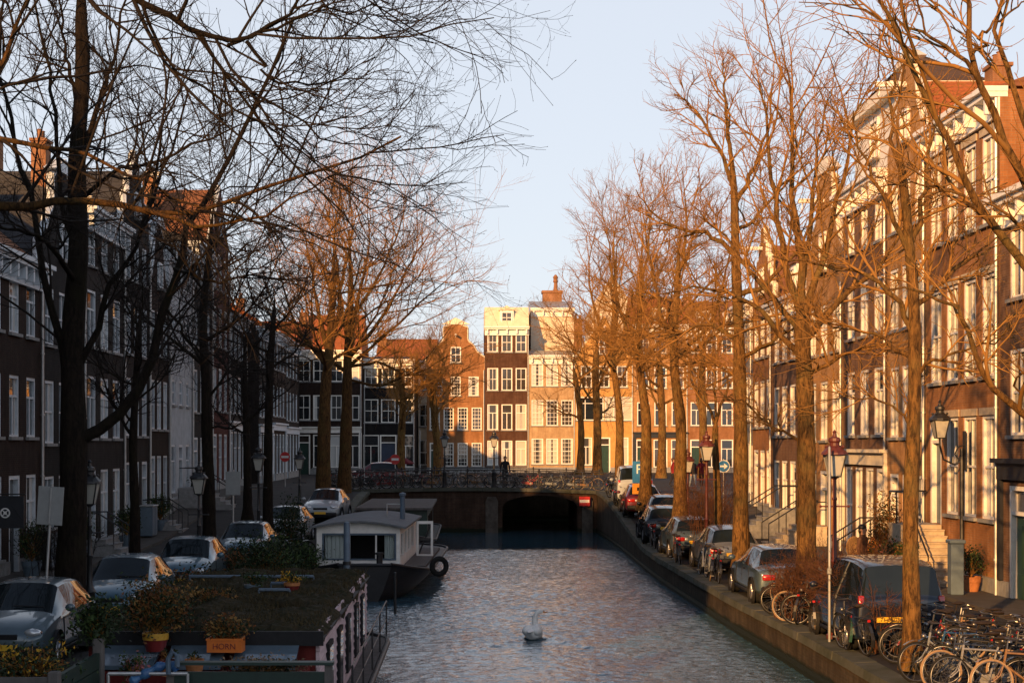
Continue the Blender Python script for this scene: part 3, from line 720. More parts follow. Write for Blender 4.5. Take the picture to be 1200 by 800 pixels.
right('dark grey corner house with plain cornice ending the right row', 882, 862, [T(3.6, 4, 1.1, 2.5, .5, 0), T(3.3, 4, 1.1, 2.2, .5, 0), T(3.0, 4, 1.1, 1.9, .5, 0)],
      wall='plaster_grey', roof=('pitch', 2.8, 'tile_grey', False), seed=8, panes='dddmc')

# ------------------------------------------------------------------ left row, fronts at X = -14 facing the canal, in the shade
def yl(px): return -14.0 * F / (px - CX)
def left(label, y0, y1, *a, **k):
    k.setdefault('frame', 'white_shade'); k.setdefault('cornice', 'white_shade'); k.setdefault('trim', 'white_shade')
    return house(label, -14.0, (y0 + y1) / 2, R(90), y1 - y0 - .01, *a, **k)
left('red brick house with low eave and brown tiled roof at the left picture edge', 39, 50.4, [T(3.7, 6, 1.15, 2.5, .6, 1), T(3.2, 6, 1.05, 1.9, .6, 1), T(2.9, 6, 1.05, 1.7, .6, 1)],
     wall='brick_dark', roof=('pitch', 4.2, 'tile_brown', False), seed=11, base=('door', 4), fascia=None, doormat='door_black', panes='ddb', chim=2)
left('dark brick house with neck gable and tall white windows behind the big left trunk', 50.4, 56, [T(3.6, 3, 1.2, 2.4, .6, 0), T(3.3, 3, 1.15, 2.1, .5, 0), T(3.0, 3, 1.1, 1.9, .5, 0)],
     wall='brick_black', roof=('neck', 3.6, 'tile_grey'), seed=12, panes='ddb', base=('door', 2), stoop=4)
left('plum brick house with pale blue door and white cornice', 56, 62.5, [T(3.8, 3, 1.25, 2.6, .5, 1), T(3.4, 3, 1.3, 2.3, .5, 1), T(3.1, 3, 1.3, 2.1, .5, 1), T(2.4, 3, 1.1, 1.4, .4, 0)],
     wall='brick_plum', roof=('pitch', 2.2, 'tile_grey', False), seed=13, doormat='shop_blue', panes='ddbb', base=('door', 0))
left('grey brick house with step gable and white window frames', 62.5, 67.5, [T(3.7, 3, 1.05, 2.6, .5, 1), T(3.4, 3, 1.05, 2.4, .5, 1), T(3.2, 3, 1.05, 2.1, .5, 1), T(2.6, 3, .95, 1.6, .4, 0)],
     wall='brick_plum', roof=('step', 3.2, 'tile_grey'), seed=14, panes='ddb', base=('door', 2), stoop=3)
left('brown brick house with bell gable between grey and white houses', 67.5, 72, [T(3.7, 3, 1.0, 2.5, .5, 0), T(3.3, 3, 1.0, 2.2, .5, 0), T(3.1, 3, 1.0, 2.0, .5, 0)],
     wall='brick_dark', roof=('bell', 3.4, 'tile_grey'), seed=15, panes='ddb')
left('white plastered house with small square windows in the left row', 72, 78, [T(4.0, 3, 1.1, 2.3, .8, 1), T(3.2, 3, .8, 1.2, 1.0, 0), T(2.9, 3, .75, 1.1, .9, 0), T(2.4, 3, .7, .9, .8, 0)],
     wall='plaster_shade', roof=('pitch', 1.6, 'tile_grey', False), seed=16, stoop=6, base=('door', 1), panes='dd')
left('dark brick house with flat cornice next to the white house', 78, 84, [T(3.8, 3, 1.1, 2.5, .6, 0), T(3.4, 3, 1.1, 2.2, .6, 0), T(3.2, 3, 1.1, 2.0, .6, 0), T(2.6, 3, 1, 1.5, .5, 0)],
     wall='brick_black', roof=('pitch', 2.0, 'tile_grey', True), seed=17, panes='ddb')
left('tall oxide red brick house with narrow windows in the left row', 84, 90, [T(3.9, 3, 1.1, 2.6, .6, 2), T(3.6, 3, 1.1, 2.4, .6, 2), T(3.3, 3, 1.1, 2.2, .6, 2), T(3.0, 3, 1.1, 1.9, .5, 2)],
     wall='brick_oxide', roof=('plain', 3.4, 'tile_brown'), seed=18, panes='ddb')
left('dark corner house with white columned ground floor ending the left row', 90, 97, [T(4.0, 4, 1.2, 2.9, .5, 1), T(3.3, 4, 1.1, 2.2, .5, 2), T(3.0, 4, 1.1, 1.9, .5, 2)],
     wall='brick_plum', roof=('pitch', 2.4, 'tile_brown', False), seed=19, fascia='white_shade', panes='ddb')
left('dark brick house beyond the crossing street at the far end of the left row', 103, 110, [T(4.0, 4, 1.2, 2.9, .5, 1), T(3.4, 4, 1.1, 2.2, .5, 0), T(3.1, 4, 1.1, 1.9, .5, 0)], wall='brick_plum', roof=('pitch', 3, 'tile_orange', False), seed=20, fascia='white_shade', panes='ddb', pipe=False)
left('tall dark house with white ground floor farthest along the left row', 110, 118, [T(4.2, 4, 1.2, 2.9, .5, 1), T(3.4, 4, 1.1, 2.2, .5, 0), T(3.1, 4, 1.1, 1.9, .5, 0)], wall='brick_dark', roof=('pitch', 3.4, 'tile_orange', False), seed=21, fascia='white_shade', panes='ddb', pipe=False)
left('last dark house of the left row meeting the far row', 118, 127, [T(4.0, 4, 1.2, 2.9, .5, 1), T(3.4, 4, 1.1, 2.2, .5, 0), T(3.2, 4, 1.1, 1.9, .5, 0)], wall='brick_plum', roof=('pitch', 3, 'tile_orange', False), seed=22, fascia='white_shade', panes='ddb', pipe=False)
# unseen rest of the row behind the camera, heights set for their shade
hs = [13.6, 14.2, 12.6, 9.6, 10.2, 9.4, 10.4, 9.8, 10.6, 9.8]
for i, hgt in enumerate(hs):
    y1 = 39 - i * 12; left('unseen plain brick canal house behind the camera, height set to cast shade', y1 - 12, y1, [T(hgt - .3, 0, 1, 1, 1, 0)],
        wall=('brick_dark', 'brick_plum')[i % 2], roof=('pitch', 2.6, 'tile_brown', False), seed=30 + i, z0=.85, pipe=False, chim=1, plain=True)['group'] = 'unseen shade casting houses behind the camera'

# ------------------------------------------------------------------ far row across the end, fronts at Y = 144 facing the camera
YF = 144.0; SF = F / YF
def far(label, p0, p1, *a, y=YF, **k):
    s = F / y; return house(label, ((p0 + p1) / 2 - CX) / s, y, 0, (p1 - p0) / s - .01, *a, z0=2.3, **k)
far('dark brick house with white arched ground floor at the left end of the far row', 262, 345, [T(4.2, 4, 1.2, 2.9, .6, 1), T(3.4, 4, 1.1, 2.2, .6, 0), T(3.0, 4, 1.1, 1.9, .5, 0)], wall='brick_plum', roof=('pitch', 3, 'tile_orange', False), fascia='white', seed=41, y=132, panes='ddb')
far('dark house with pale pilasters beside two thick trunks in the far row', 345, 424, [T(4.2, 4, 1.2, 2.9, .6, 1), T(3.5, 4, 1.2, 2.2, .6, 0), T(3.2, 4, 1.2, 1.9, .5, 0)], wall='brick_dark', roof=('pitch', 3.6, 'tile_orange', False), fascia='white', seed=42, y=136, panes='ddb')
far('blue black corner house with large white windows and low flat roof in the far row', 424, 486, [T(4.0, 3, 1.5, 2.9, .6, 1), T(3.3, 3, 1.3, 2.1, .6, 0), T(2.9, 3, 1.2, 1.8, .5, 0)], wall='brick_black', roof=('flat', .5, 'tile_grey'), seed=43, y=138, base=('door', 1), doormat='door_blue', fascia=None, panes='dd', chim=0)
far('tan house with orange roof and cream side wall behind the blue black corner house', 440, 512, [T(3.8, 3, 1.2, 2.5, .6, 0), T(3.6, 3, 1.2, 2.2, .6, 0), T(3.4, 3, 1.2, 2.0, .6, 0)], wall='plaster_cream', roof=('pitch', 2.6, 'tile_orange', False), seed=44, y=152, panes='dmc')
far('orange brown house with cream edged neck gable and red roof in the far row', 500, 568, [T(3.4, 4, .95, 2.2, .6, 2), T(3.3, 4, .95, 2.1, .6, 2), T(3.0, 3, .95, 1.8, .5, 2)], wall='brick_brown', roof=('neck', 4.3, 'tile_orange'), seed=45, panes='dmb', chim=0)
far('tall dark brown brick house with white attic dormer in the centre of the far row', 568, 620, [T(3.3, 3, 1.02, 2.3, .7, 1), T(3.5, 3, 1.02, 2.4, .7, 1), T(3.6, 3, 1.02, 2.1, .9, 0), T(3.2, 3, 1.02, 1.8, .9, 0)], wall='brick_choc', roof=('mansard', 2.0, 'plaster_cream'), seed=46, panes='bbcm', base=('w',), chim=0)
far('tan orange brick house with cream cornice right of the tall dark brown house', 620, 674, [T(3.7, 3, 1.1, 2.4, .8, 2), T(3.7, 3, 1.1, 2.4, .7, 2), T(3.5, 3, 1.1, 2.2, .7, 2)], wall='brick_peach', roof=('flat', .3, 'zinc'), depth=2.8, seed=47, panes='cbmc', base=('w',), chim=0)
far('pale cream plaster building rising behind the tan orange house', 622, 673, [T(15.6, 0, 1, 1, 1, 0)], wall='plaster_cream', roof=('pitch', 1.2, 'zinc', False), seed=48, y=147.2, plain=True, pipe=False, chim=0, name='plaster_building', cat='building')
far('ochre house with wide white first floor window and red tiled gable roof', 674, 742, [T(4.5, 3, 1.15, 2.6, .7, 1), T(3.0, 2, 2.6, 2.2, .4, 3), T(3.0, 3, 1.0, 2.0, .5, 0)], wall='plaster_yellow', roof=('plain', 4.2, 'tile_orange'), seed=49, panes='dcm', base=('door', 1), doormat='door_green', trim='cream', chim=1)
far('brown brick house with black shopfront behind the right trees of the far row', 742, 806, [T(3.8, 3, 1.3, 2.6, .5, 1), T(3.5, 3, 1.15, 2.2, .6, 1), T(3.3, 3, 1.15, 2.0, .6, 0), T(3.2, 3, 1.1, 1.9, .6, 0)], wall='brick_tan', roof=('pitch', 3, 'tile_orange', True), seed=50, fascia='shop_dark', panes='ddm')
far('red brown brick house with white cornice at the right end of the far row', 806, 880, [T(3.8, 4, 1.15, 2.6, .5, 1), T(3.5, 4, 1.1, 2.2, .6, 1), T(3.4, 4, 1.1, 2.0, .6, 0), T(2.8, 4, 1.0, 1.6, .5, 0)], wall='brick_red', roof=('pitch', 3, 'tile_brown', True), seed=51, panes='ddm')
far('pale cream gable end rising between the bare trees behind the ochre house', 694, 742, [T(17.2, 0, 1, 1, 1, 0)], wall='plaster_cream', roof=('plain', 3.6, 'tile_brown'), seed=52, y=166, plain=True, pipe=False, chim=0, name='plaster_building', cat='building')
# free standing brick chimney on the cream building
ch = MB(); p = at(647, 352, 153); ch.box(p.x - .95, p.x + .95, 152.5, 153.7, p.z - 1.2, p.z + .7); ch.box(p.x - 1.05, p.x + 1.05, 152.4, 153.8, p.z + .7, p.z + .95)
ch.lathe([(.28, 0), (.2, .25), (.16, .8), (.26, .9), (.2, 1.2), (.28, 1.35), (.1, 1.6), (0, 1.65)], (p.x + .35, 153.1, p.z + .95), 8)
tag(ch.build('chimney_stack', M['chimney']), 'brick chimney stack with one clay pot on top of the cream building', 'chimney')
# ================================================================== bare elms: trunk and limbs as smooth tubes, branches and twigs grown level by level
def spline(P, n, k=1):
    P = np.asarray(P, float); m = len(P)
    if m == 2: return P[0] + (P[1] - P[0]) * np.linspace(0, 1, n)[:, None]
    Q = np.vstack([2*P[0] - P[1], P, 2*P[-1] - P[-2]]); out = []
    for u in np.linspace(0, m - 1 - 1e-6, n):
        i = int(u); t = u - i; a, b, c, d = Q[i:i+4]
        out.append(.5 * ((2*b) + (c - a)*t + (2*a - 5*b + 4*c - d)*t*t + (3*b - a - 3*c + d)*t**3))
    return np.array(out)
def unit(v): return v / np.maximum(np.linalg.norm(v, axis=-1, keepdims=True), 1e-9)
def grow(rg, P, Rr, k, t0, t1, ang, aj, length, lj, r0, n, up, wob, tipr, flat=0, lmin=0):
    """k children on each of the branches P (B,n,3) with radii Rr (B,n)"""
    B, N = P.shape[0], P.shape[1]
    seg = np.linalg.norm(np.diff(P, axis=1), axis=2).sum(1)
    idx = np.repeat(np.arange(B), k); C = len(idx)
    t = t0 + (t1 - t0) * ((np.tile(np.arange(k), B) + rg.uniform(.1, .9, C)) / k)
    u = t * (N - 1); i = np.minimum(u.astype(int), N - 2); fr = (u - i)[:, None]
    pos = P[idx, i] * (1 - fr) + P[idx, i+1] * fr
    rad = Rr[idx, i] * (1 - fr[:, 0]) + Rr[idx, i+1] * fr[:, 0]
    tan = unit(P[idx, i+1] - P[idx, i])
    rv = rg.normal(size=(C, 3)); 
    if flat: rv[:, 2] *= (1 - flat)
    perp = unit(rv - tan * (rv * tan).sum(1, keepdims=True))
    a = np.radians(ang) + rg.normal(0, np.radians(aj), C)
    d = unit(tan * np.cos(a)[:, None] + perp * np.sin(a)[:, None] + np.array([0, 0, up * .5]))
    L = np.maximum(seg[idx] * length * (1.15 - .55 * t) * np.exp(rg.normal(0, lj, C)), lmin)
    cr = np.minimum(rad * .72, r0 * np.exp(rg.normal(0, .15, C)))
    out = np.zeros((C, n, 3)); out[:, 0] = pos
    bend = rg.normal(0, 1, (C, 3))
    for j in range(1, n):
        d = unit(d + rg.normal(0, wob, (C, 3)) + bend * wob * .35 + np.array([0, 0, up / (n - 1)]))
        out[:, j] = out[:, j-1] + d * (L / (n - 1))[:, None]
    tt = np.linspace(0, 1, n)[None]
    return out, cr[:, None] * (1 - tt) ** .8 + np.minimum(tipr, cr)[:, None] * (1 - (1 - tt) ** .8)
def tubes(P, Rr, s):
    """(B,n,3) paths to vertices and quads"""
    B, n = P.shape[:2]
    t = np.empty_like(P); t[:, 1:-1] = P[:, 2:] - P[:, :-2]; t[:, 0] = P[:, 1] - P[:, 0]; t[:, -1] = P[:, -1] - P[:, -2]; t = unit(t)
    m = unit(P[:, -1] - P[:, 0]); ref = np.where((np.abs(m[:, 2]) < .8)[:, None], np.array([0, 0, 1.]), np.array([1., 0, 0]))[:, None, :]
    u = unit(ref - t * (t * ref).sum(2, keepdims=True)); q = np.cross(t, u)
    a = 2 * np.pi * np.arange(s) / s
    V = P[:, :, None] + (u[:, :, None] * np.cos(a)[None, None, :, None] + q[:, :, None] * np.sin(a)[None, None, :, None]) * Rr[:, :, None, None]
    b = (np.arange(B) * n * s)[:, None, None]; i = (np.arange(n - 1) * s)[None, :, None]; j = np.arange(s)[None, None]; j2 = (j + 1) % s
    Fq = np.stack([b+i+j, b+i+j2, b+i+s+j2, b+i+s+j], -1).reshape(-1, 4)
    return V.reshape(-1, 3), Fq
class Join:
    def __init__(s): s.V = []; s.F = []; s.n = 0; s.mi = []
    def add(s, V, Fq, mi=0): s.V.append(V); s.F.append(Fq + s.n); s.n += len(V); s.mi.append(np.full(len(Fq), mi)); return s
    def mesh(s, name, mats, smooth=True): return rawmesh(name, np.vstack(s.V), np.vstack(s.F), mats, smooth, np.concatenate(s.mi))
def buds(rg, P, size, per=2):
    """small swollen buds along the twigs"""
    B, n = P.shape[:2]; V = []; C = []
    for k in range(per):
        j = n - 1 - k; c = P[:, max(j, 0)]; d = unit(P[:, max(j, 1)] - P[:, max(j, 1) - 1]); C.append((c, d))
    c = np.vstack([x[0] for x in C]); d = np.vstack([x[1] for x in C]); N = len(c)
    sz = size * rg.uniform(.6, 1.3, N)[:, None]; u = unit(np.cross(d, np.array([.3, .5, .8]))); q = np.cross(d, u)
    V = np.stack([c - d*sz*.6, c + u*sz*.5, c + q*sz*.5, c - u*sz*.5, c - q*sz*.5, c + d*sz*1.5], 1).reshape(-1, 3)
    b = (np.arange(N) * 6)[:, None, None]
    f = np.array([[0,2,1,1],[0,3,2,2],[0,4,3,3],[0,1,4,4],[5,1,2,2],[5,2,3,3],[5,3,4,4],[5,4,1,1]])
    tri = f[:, :3]
    return V, (b + tri[None]).reshape(-1, 3)
def tree(label, trunk, tr, limbs, seed, Y, bark='bark', twig='twig', auto=0, lv=((7, 14), 5, 5), spread=1.0, fork=.45, name='bare_tree', budsz=0, limb_len=1.0, up=.5, group=None, thin=1.0, cat='tree', limb_side=0, droop=False, nb=7, minr=.006):
    """trunk: (px, py) points at depth Y; limbs: list of (points, r0, r1) given the same way, a third number is a depth of its own"""
    rg = np.random.default_rng(seed)
    W = lambda pts: [tuple(at(p[0], p[1], p[2] if len(p) > 2 else Y)) for p in pts]
    T = spline(W(trunk), 22); base = T[0].copy()
    root = empty(name, tuple(base), 0, label, cat, group)
    s = np.linspace(0, 1, 22); TR = tr[0] + (tr[1] - tr[0]) * s
    L = np.linalg.norm(np.diff(T, axis=0), axis=1).sum()
    TR = TR * (1 + .55 * np.exp(-s * L / .45)) * (1 + .05 * np.sin(s * 37 + seed))
    TR = TR * np.where(s > .86, 1 - (s - .86) / .14 * .8, 1)
    J = Join(); J.add(*tubes(T[None], TR[None], 14))
    lim = []
    NL = 14
    for pts, r0, r1 in limbs:
        P = spline(W(pts), NL); P[2:-1] += rg.normal(0, .035, (NL - 3, 3)); lim.append((P, (r1 * .7 + (r0 * .8 - r1 * .7) * (1 - np.linspace(0, 1, NL)) ** 1.25)))
    if auto:
        # crown limbs of their own: rising vase-like from the upper trunk
        az = rg.uniform(0, 6.28)
        for k in range(auto):
            t = fork + (1 - fork) * (k + rg.uniform(.2, .8)) / auto; u = t * 21; i = min(int(u), 20); p0 = T[i] + (T[i+1] - T[i]) * (u - i)
            az += 2.4 + rg.normal(0, .35); el = np.radians(rg.uniform(12, 52) if k < auto * .75 else rg.uniform(50, 80))
            d = np.array([math.cos(az) * math.cos(el), math.sin(az) * math.cos(el), math.sin(el)])
            ln = L * limb_len * rg.uniform(.34, .55) * (1.15 - .5 * (t - fork) / (1 - fork)); P = [p0]
            for j in range(1, NL):
                d = d + rg.normal(0, .11, 3) + np.array([0, 0, up / NL]); d /= np.linalg.norm(d); P.append(P[-1] + d * ln / (NL - 1))
            r = TR[i] * rg.uniform(.34, .5); lim.append((np.array(P), r + (.014 - r) * np.linspace(0, 1, NL) ** .7))
    P0 = np.array([x[0] for x in lim]); R0 = np.array([x[1] for x in lim])
    P0[:, 0] -= unit(P0[:, 1] - P0[:, 0]) * .02
    J.add(*tubes(P0, R0, 9))
    (a, b), c, e = lv
    K = Join(); ud = .26 if not droop else .1
    Pt = np.concatenate([P0]); k1 = int(round((a + b) / 2))
    P1, R1 = grow(rg, P0, R0, k1, .12, .98, 46, 14, .42 * spread, .3, .042 * thin, nb, ud, .13, .010 * thin, .35, .8)
    P2, R2 = grow(rg, P1, R1, c, .15, .98, 42, 14, .46, .3, .019 * thin, 6, ud * .8, .14, minr * thin, .3, .45)
    P3, R3 = grow(rg, P2, R2, e, .1, 1.0, 40, 14, .55, .3, .010 * thin, 5, ud * .8, .15, minr * .7 * thin, .2, .3)
    big = tubes(P1, R1, 6); K.add(*big)
    K.add(*tubes(P2, R2, 4)); K.add(*tubes(P3, R3, 3))
    o = np.array(base)
    for X in (J, K): X.V = [v - o for v in X.V]
    obj('trunk', J.mesh('trunk', M[bark]), root)
    cr = obj('crown', K.mesh('crown', M[twig]), root)
    if budsz:
        V, Ft = buds(rg, P3, budsz); obj('buds', rawmesh('buds', V - o, Ft, M[twig], False), root)
    return root

# right bank, near to far
tree('slim straight elm in front of the dark van, nearest on the right', [(1069, 784), (1068, 700), (1067, 600), (1072, 450), (1071, 360), (1066, 290), (1058, 210), (1050, 150)], (.165, .06),
     [([(1071, 395), (1050, 350), (1010, 322), (960, 310), (905, 300)], .075, .02), ([(1071, 360), (1100, 335), (1135, 300), (1180, 275)], .07, .02), ([(1067, 300), (1040, 240), (1015, 190), (1000, 130)], .07, .018),
      ([(1066, 290), (1085, 230), (1090, 170), (1110, 110)], .07, .018), ([(1070, 420), (1030, 395, 28.2), (985, 380, 29), (930, 375, 29.5)], .055, .016), ([(1068, 500), (1045, 475), (1005, 465), (960, 470)], .035, .012),
      ([(1058, 215), (1045, 140), (1050, 80), (1035, 30)], .055, .015), ([(1072, 440), (1105, 420, 27), (1150, 405, 26.8), (1190, 395, 26.5)], .05, .015)], 21, 27.3, lv=((7, 9), 5, 4))
tree('thick elm trunk with many upright limbs behind the red brown lantern post', [(946, 706), (945, 640), (945, 560), (944, 470), (940, 395), (938, 350)], (.25, .17),
     [([(939, 370), (920, 300), (905, 220), (900, 140), (880, 85)], .13, .02), ([(940, 360), (935, 280), (925, 190), (930, 110), (915, 60)], .13, .02), ([(941, 370), (965, 300), (985, 220), (1000, 140), (1030, 90)], .12, .02),
      ([(943, 400), (985, 350), (1030, 310), (1070, 250), (1100, 220)], .12, .02), ([(940, 420), (900, 375), (860, 345), (815, 335), (770, 345)], .10, .02), ([(940, 390), (890, 330, 37), (850, 280, 38), (810, 240, 38)], .10, .02),
      ([(944, 440), (980, 420, 35.5), (1020, 405, 35), (1060, 410, 34.5)], .08, .02), ([(938, 350), (950, 260), (958, 170), (975, 110)], .10, .02), ([(945, 520), (905, 500), (870, 470), (840, 465)], .05, .015)], 22, 36, lv=((10, 12), 6, 5), thin=.75)
tree('tall straight elm trunk beside the silver car, its crown above all others', [(869, 674), (868, 600), (868, 500), (866, 400), (862, 300), (860, 220), (852, 140)], (.255, .07),
     [([(862, 300), (835, 275), (800, 268), (765, 250), (745, 222)], .10, .02), ([(866, 345), (900, 330), (935, 290), (960, 230), (975, 190)], .11, .02), ([(861, 240), (885, 190), (900, 150), (905, 100)], .10, .02),
      ([(860, 220), (840, 170), (815, 130), (790, 110)], .09, .02), ([(866, 400), (830, 380), (795, 390), (760, 385), (720, 395)], .09, .02), ([(867, 420), (905, 400, 43), (940, 380, 42), (975, 375, 41)], .08, .02),
      ([(856, 180), (850, 110), (845, 75)], .08, .02), ([(868, 450), (845, 430, 45), (815, 425, 46), (785, 430, 47)], .06, .018), ([(863, 270), (890, 250, 45), (930, 200, 46), (950, 140, 46)], .08, .02)], 23, 44, lv=((10, 12), 6, 5), thin=.75)
tree('thin young elm forking low between the parked cars', [(842, 640), (841, 580), (838, 520), (839, 490)], (.13, .10), [([(839, 500), (825, 460), (815, 410), (800, 370)], .07, .015), ([(839, 495), (852, 450), (862, 400), (850, 350)], .07, .015), ([(839, 490), (838, 440), (845, 390), (835, 330)], .06, .015)], 24, 51, lv=((6, 8), 4, 4), cat='tree')
tree('elm with dark trunk leaning over the parked hatchbacks', [(797, 622), (797, 560), (798, 500), (791, 440), (790, 400), (793, 340), (797, 270)], (.27, .08), [([(790, 410), (770, 350), (760, 290), (765, 240)], .14, .02), ([(790, 400), (795, 330), (805, 260), (800, 200)], .14, .02), ([(791, 420), (830, 380), (850, 320), (860, 270)], .13, .02)], 25, 57.6, auto=9, fork=.5, limb_len=.72, lv=((10, 12), 6, 5), thin=.75)
tree('elm with a split crown beside the blue parking sign', [(756, 598), (757, 540), (757, 490), (752, 450), (748, 410), (750, 345), (753, 275)], (.29, .08), [([(748, 420), (725, 360), (715, 300), (712, 255)], .14, .02), ([(748, 410), (752, 340), (758, 280), (750, 235)], .14, .02), ([(750, 430), (785, 380), (800, 320), (805, 270)], .13, .02)], 26, 69, auto=10, fork=.48, limb_len=.72, lv=((10, 12), 6, 5), thin=.75)
tree('last elm of the right bank at the bridge corner', [(726, 583), (726, 540), (726, 490), (722, 450), (718, 420), (720, 355), (723, 285)], (.26, .08), [([(720, 430), (700, 370), (690, 310), (700, 265)], .13, .02), ([(718, 420), (722, 350), (718, 290), (725, 240)], .13, .02), ([(720, 430), (745, 380), (755, 320)], .12, .02)], 27, 80, auto=10, fork=.46, limb_len=.75, lv=((10, 12), 6, 5), thin=.75)
tree('slender elm on the far street behind the bridge', [(700, 556), (700, 500), (698, 440), (700, 400)], (.3, .2), [], 28, 104, auto=9, fork=.35, limb_len=1.35, lv=((10, 12), 6, 5), thin=.75)
tree('small leaning elm beyond the bridge in front of the ochre house', [(680, 556), (681, 500), (676, 455), (672, 430)], (.25, .15), [], 29, 108, auto=7, fork=.35, limb_len=1.15, lv=((7, 9), 5, 4))
tree('bare elm on the far street behind the parked cars', [(775, 560), (776, 500), (774, 450), (772, 410)], (.3, .2), [], 30, 106, auto=8, fork=.4, limb_len=1.3, lv=((10, 12), 6, 5), thin=.75)
tree('bare elm on the far street close to the right corner house', [(824, 560), (824, 500), (822, 440), (824, 400)], (.3, .2), [], 31, 104, auto=8, fork=.4, limb_len=1.2, lv=((7, 9), 5, 4))
# an elm just outside the right edge whose bright limbs hang into the picture
tree('near elm outside the right edge whose sunlit limbs cross the corner', [(1262, 890), (1258, 700), (1250, 520), (1240, 400), (1225, 330)], (.24, .15),
     [([(1228, 340), (1190, 300), (1150, 250), (1120, 190), (1085, 120), (1050, 40), (1030, -10), (990, -70)], .085, .03), ([(1240, 400), (1225, 290), (1190, 190), (1160, 120), (1140, 60), (1128, -20), (1120, -90)], .10, .035),
      ([(1248, 520), (1200, 485), (1160, 450), (1138, 400), (1125, 365), (1085, 345), (1040, 340)], .075, .02), ([(1160, 120), (1130, 70), (1085, 40), (1040, 20), (985, 5)], .045, .014), ([(1140, 62), (1165, 30), (1210, 0)], .04, .014),
      ([(1225, 330), (1215, 230), (1190, 120), (1170, 40), (1180, -60)], .08, .03), ([(1150, 250), (1120, 225), (1080, 215), (1030, 220)], .035, .012)], 33, 20.5, lv=((4, 6), 4, 3))

# left bank
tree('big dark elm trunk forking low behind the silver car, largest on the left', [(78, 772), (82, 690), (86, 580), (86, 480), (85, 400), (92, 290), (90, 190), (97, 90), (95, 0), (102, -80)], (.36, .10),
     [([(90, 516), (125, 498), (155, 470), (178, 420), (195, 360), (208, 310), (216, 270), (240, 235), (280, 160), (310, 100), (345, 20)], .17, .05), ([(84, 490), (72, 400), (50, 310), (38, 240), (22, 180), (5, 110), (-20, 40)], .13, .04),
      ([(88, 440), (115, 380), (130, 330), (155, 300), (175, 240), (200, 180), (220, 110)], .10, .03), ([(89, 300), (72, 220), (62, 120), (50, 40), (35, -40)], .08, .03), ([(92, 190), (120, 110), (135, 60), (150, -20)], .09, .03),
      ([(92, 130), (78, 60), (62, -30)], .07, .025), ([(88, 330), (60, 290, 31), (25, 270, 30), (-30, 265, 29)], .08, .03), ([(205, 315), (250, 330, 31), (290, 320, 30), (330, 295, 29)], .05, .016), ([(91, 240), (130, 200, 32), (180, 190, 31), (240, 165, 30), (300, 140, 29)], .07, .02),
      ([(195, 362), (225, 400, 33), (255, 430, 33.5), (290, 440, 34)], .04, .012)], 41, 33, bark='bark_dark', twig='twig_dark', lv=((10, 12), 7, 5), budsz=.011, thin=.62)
tree('near elm outside the left edge with a mossy sunlit limb reaching over the canal', [(-86, 900), (-84, 700), (-78, 500), (-72, 380), (-70, 290), (-75, 150), (-80, 0)], (.3, .14),
     [([(-72, 300), (-30, 252), (20, 242), (60, 236), (110, 238), (160, 243), (215, 250), (270, 235), (330, 215), (400, 190), (470, 160)], .105, .022), ([(-74, 200), (-20, 160), (40, 172), (90, 178), (140, 200), (200, 230), (270, 260)], .06, .02),
      ([(-75, 180), (-30, 120), (10, 60), (30, 0), (60, -70)], .07, .025), ([(170, 245), (220, 262, 21), (290, 258, 20.5), (360, 222, 20), (420, 195, 20), (490, 190, 19.5)], .04, .006)], 42, 22, bark='bark_mid', twig='twig_dark', lv=((10, 12), 6, 5), budsz=.010, droop=True, thin=.6)
tree('unseen elm overhead whose dark limbs cross the top left of the sky', [(-190, 1000), (-190, 700), (-180, 400), (-150, 100), (-120, -60), (-90, -180)], (.3, .15),
     [([(-120, -60), (0, -90), (100, -40), (165, 0), (200, 20), (235, 38), (268, 53), (300, 45), (330, 25), (350, -10), (380, -60)], .075, .022), ([(290, 50), (308, 75), (318, 92), (350, 98), (400, 97), (450, 92), (500, 106)], .032, .004),
      ([(268, 53), (310, 38), (370, 20), (430, 12), (500, 22), (540, 36)], .03, .004), ([(-60, -80), (100, -130), (260, -90), (380, -30), (450, -5), (510, -20), (560, 5)], .05, .005), ([(235, 38), (260, 80), (330, 130), (400, 170), (460, 172), (500, 160)], .03, .004), ([(165, 0), (190, 60), (250, 120), (330, 160), (420, 235), (470, 250), (515, 275)], .03, .004)],
     43, 19, bark='bark_dark', twig='twig_dark', lv=((10, 12), 6, 5), budsz=.010, droop=True, thin=.6)
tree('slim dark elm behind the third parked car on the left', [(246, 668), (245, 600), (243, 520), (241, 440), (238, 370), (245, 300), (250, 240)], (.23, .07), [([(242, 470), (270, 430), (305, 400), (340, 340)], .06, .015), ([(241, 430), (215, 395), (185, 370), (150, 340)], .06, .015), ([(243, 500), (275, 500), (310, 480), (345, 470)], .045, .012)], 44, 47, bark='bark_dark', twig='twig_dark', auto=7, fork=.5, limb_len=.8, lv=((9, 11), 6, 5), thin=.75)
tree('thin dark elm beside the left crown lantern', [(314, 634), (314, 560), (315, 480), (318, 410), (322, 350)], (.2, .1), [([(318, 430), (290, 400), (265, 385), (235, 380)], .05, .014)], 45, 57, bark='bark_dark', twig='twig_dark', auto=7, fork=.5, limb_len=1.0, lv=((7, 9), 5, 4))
tree('thick elm with dark trunk and golden crown, left of the close pair', [(378, 606), (379, 560), (380, 500), (382, 450), (386, 410), (390, 345), (392, 270)], (.42, .11), [([(386, 420), (372, 360), (362, 300), (350, 250)], .19, .02), ([(386, 415), (398, 350), (392, 280), (400, 210)], .19, .02), ([(384, 430), (350, 385), (330, 330), (325, 280)], .15, .02)], 46, 76, auto=10, fork=.52, limb_len=.95, lv=((11, 13), 6, 5), bark='bark_mid', spread=1.1, thin=.8)
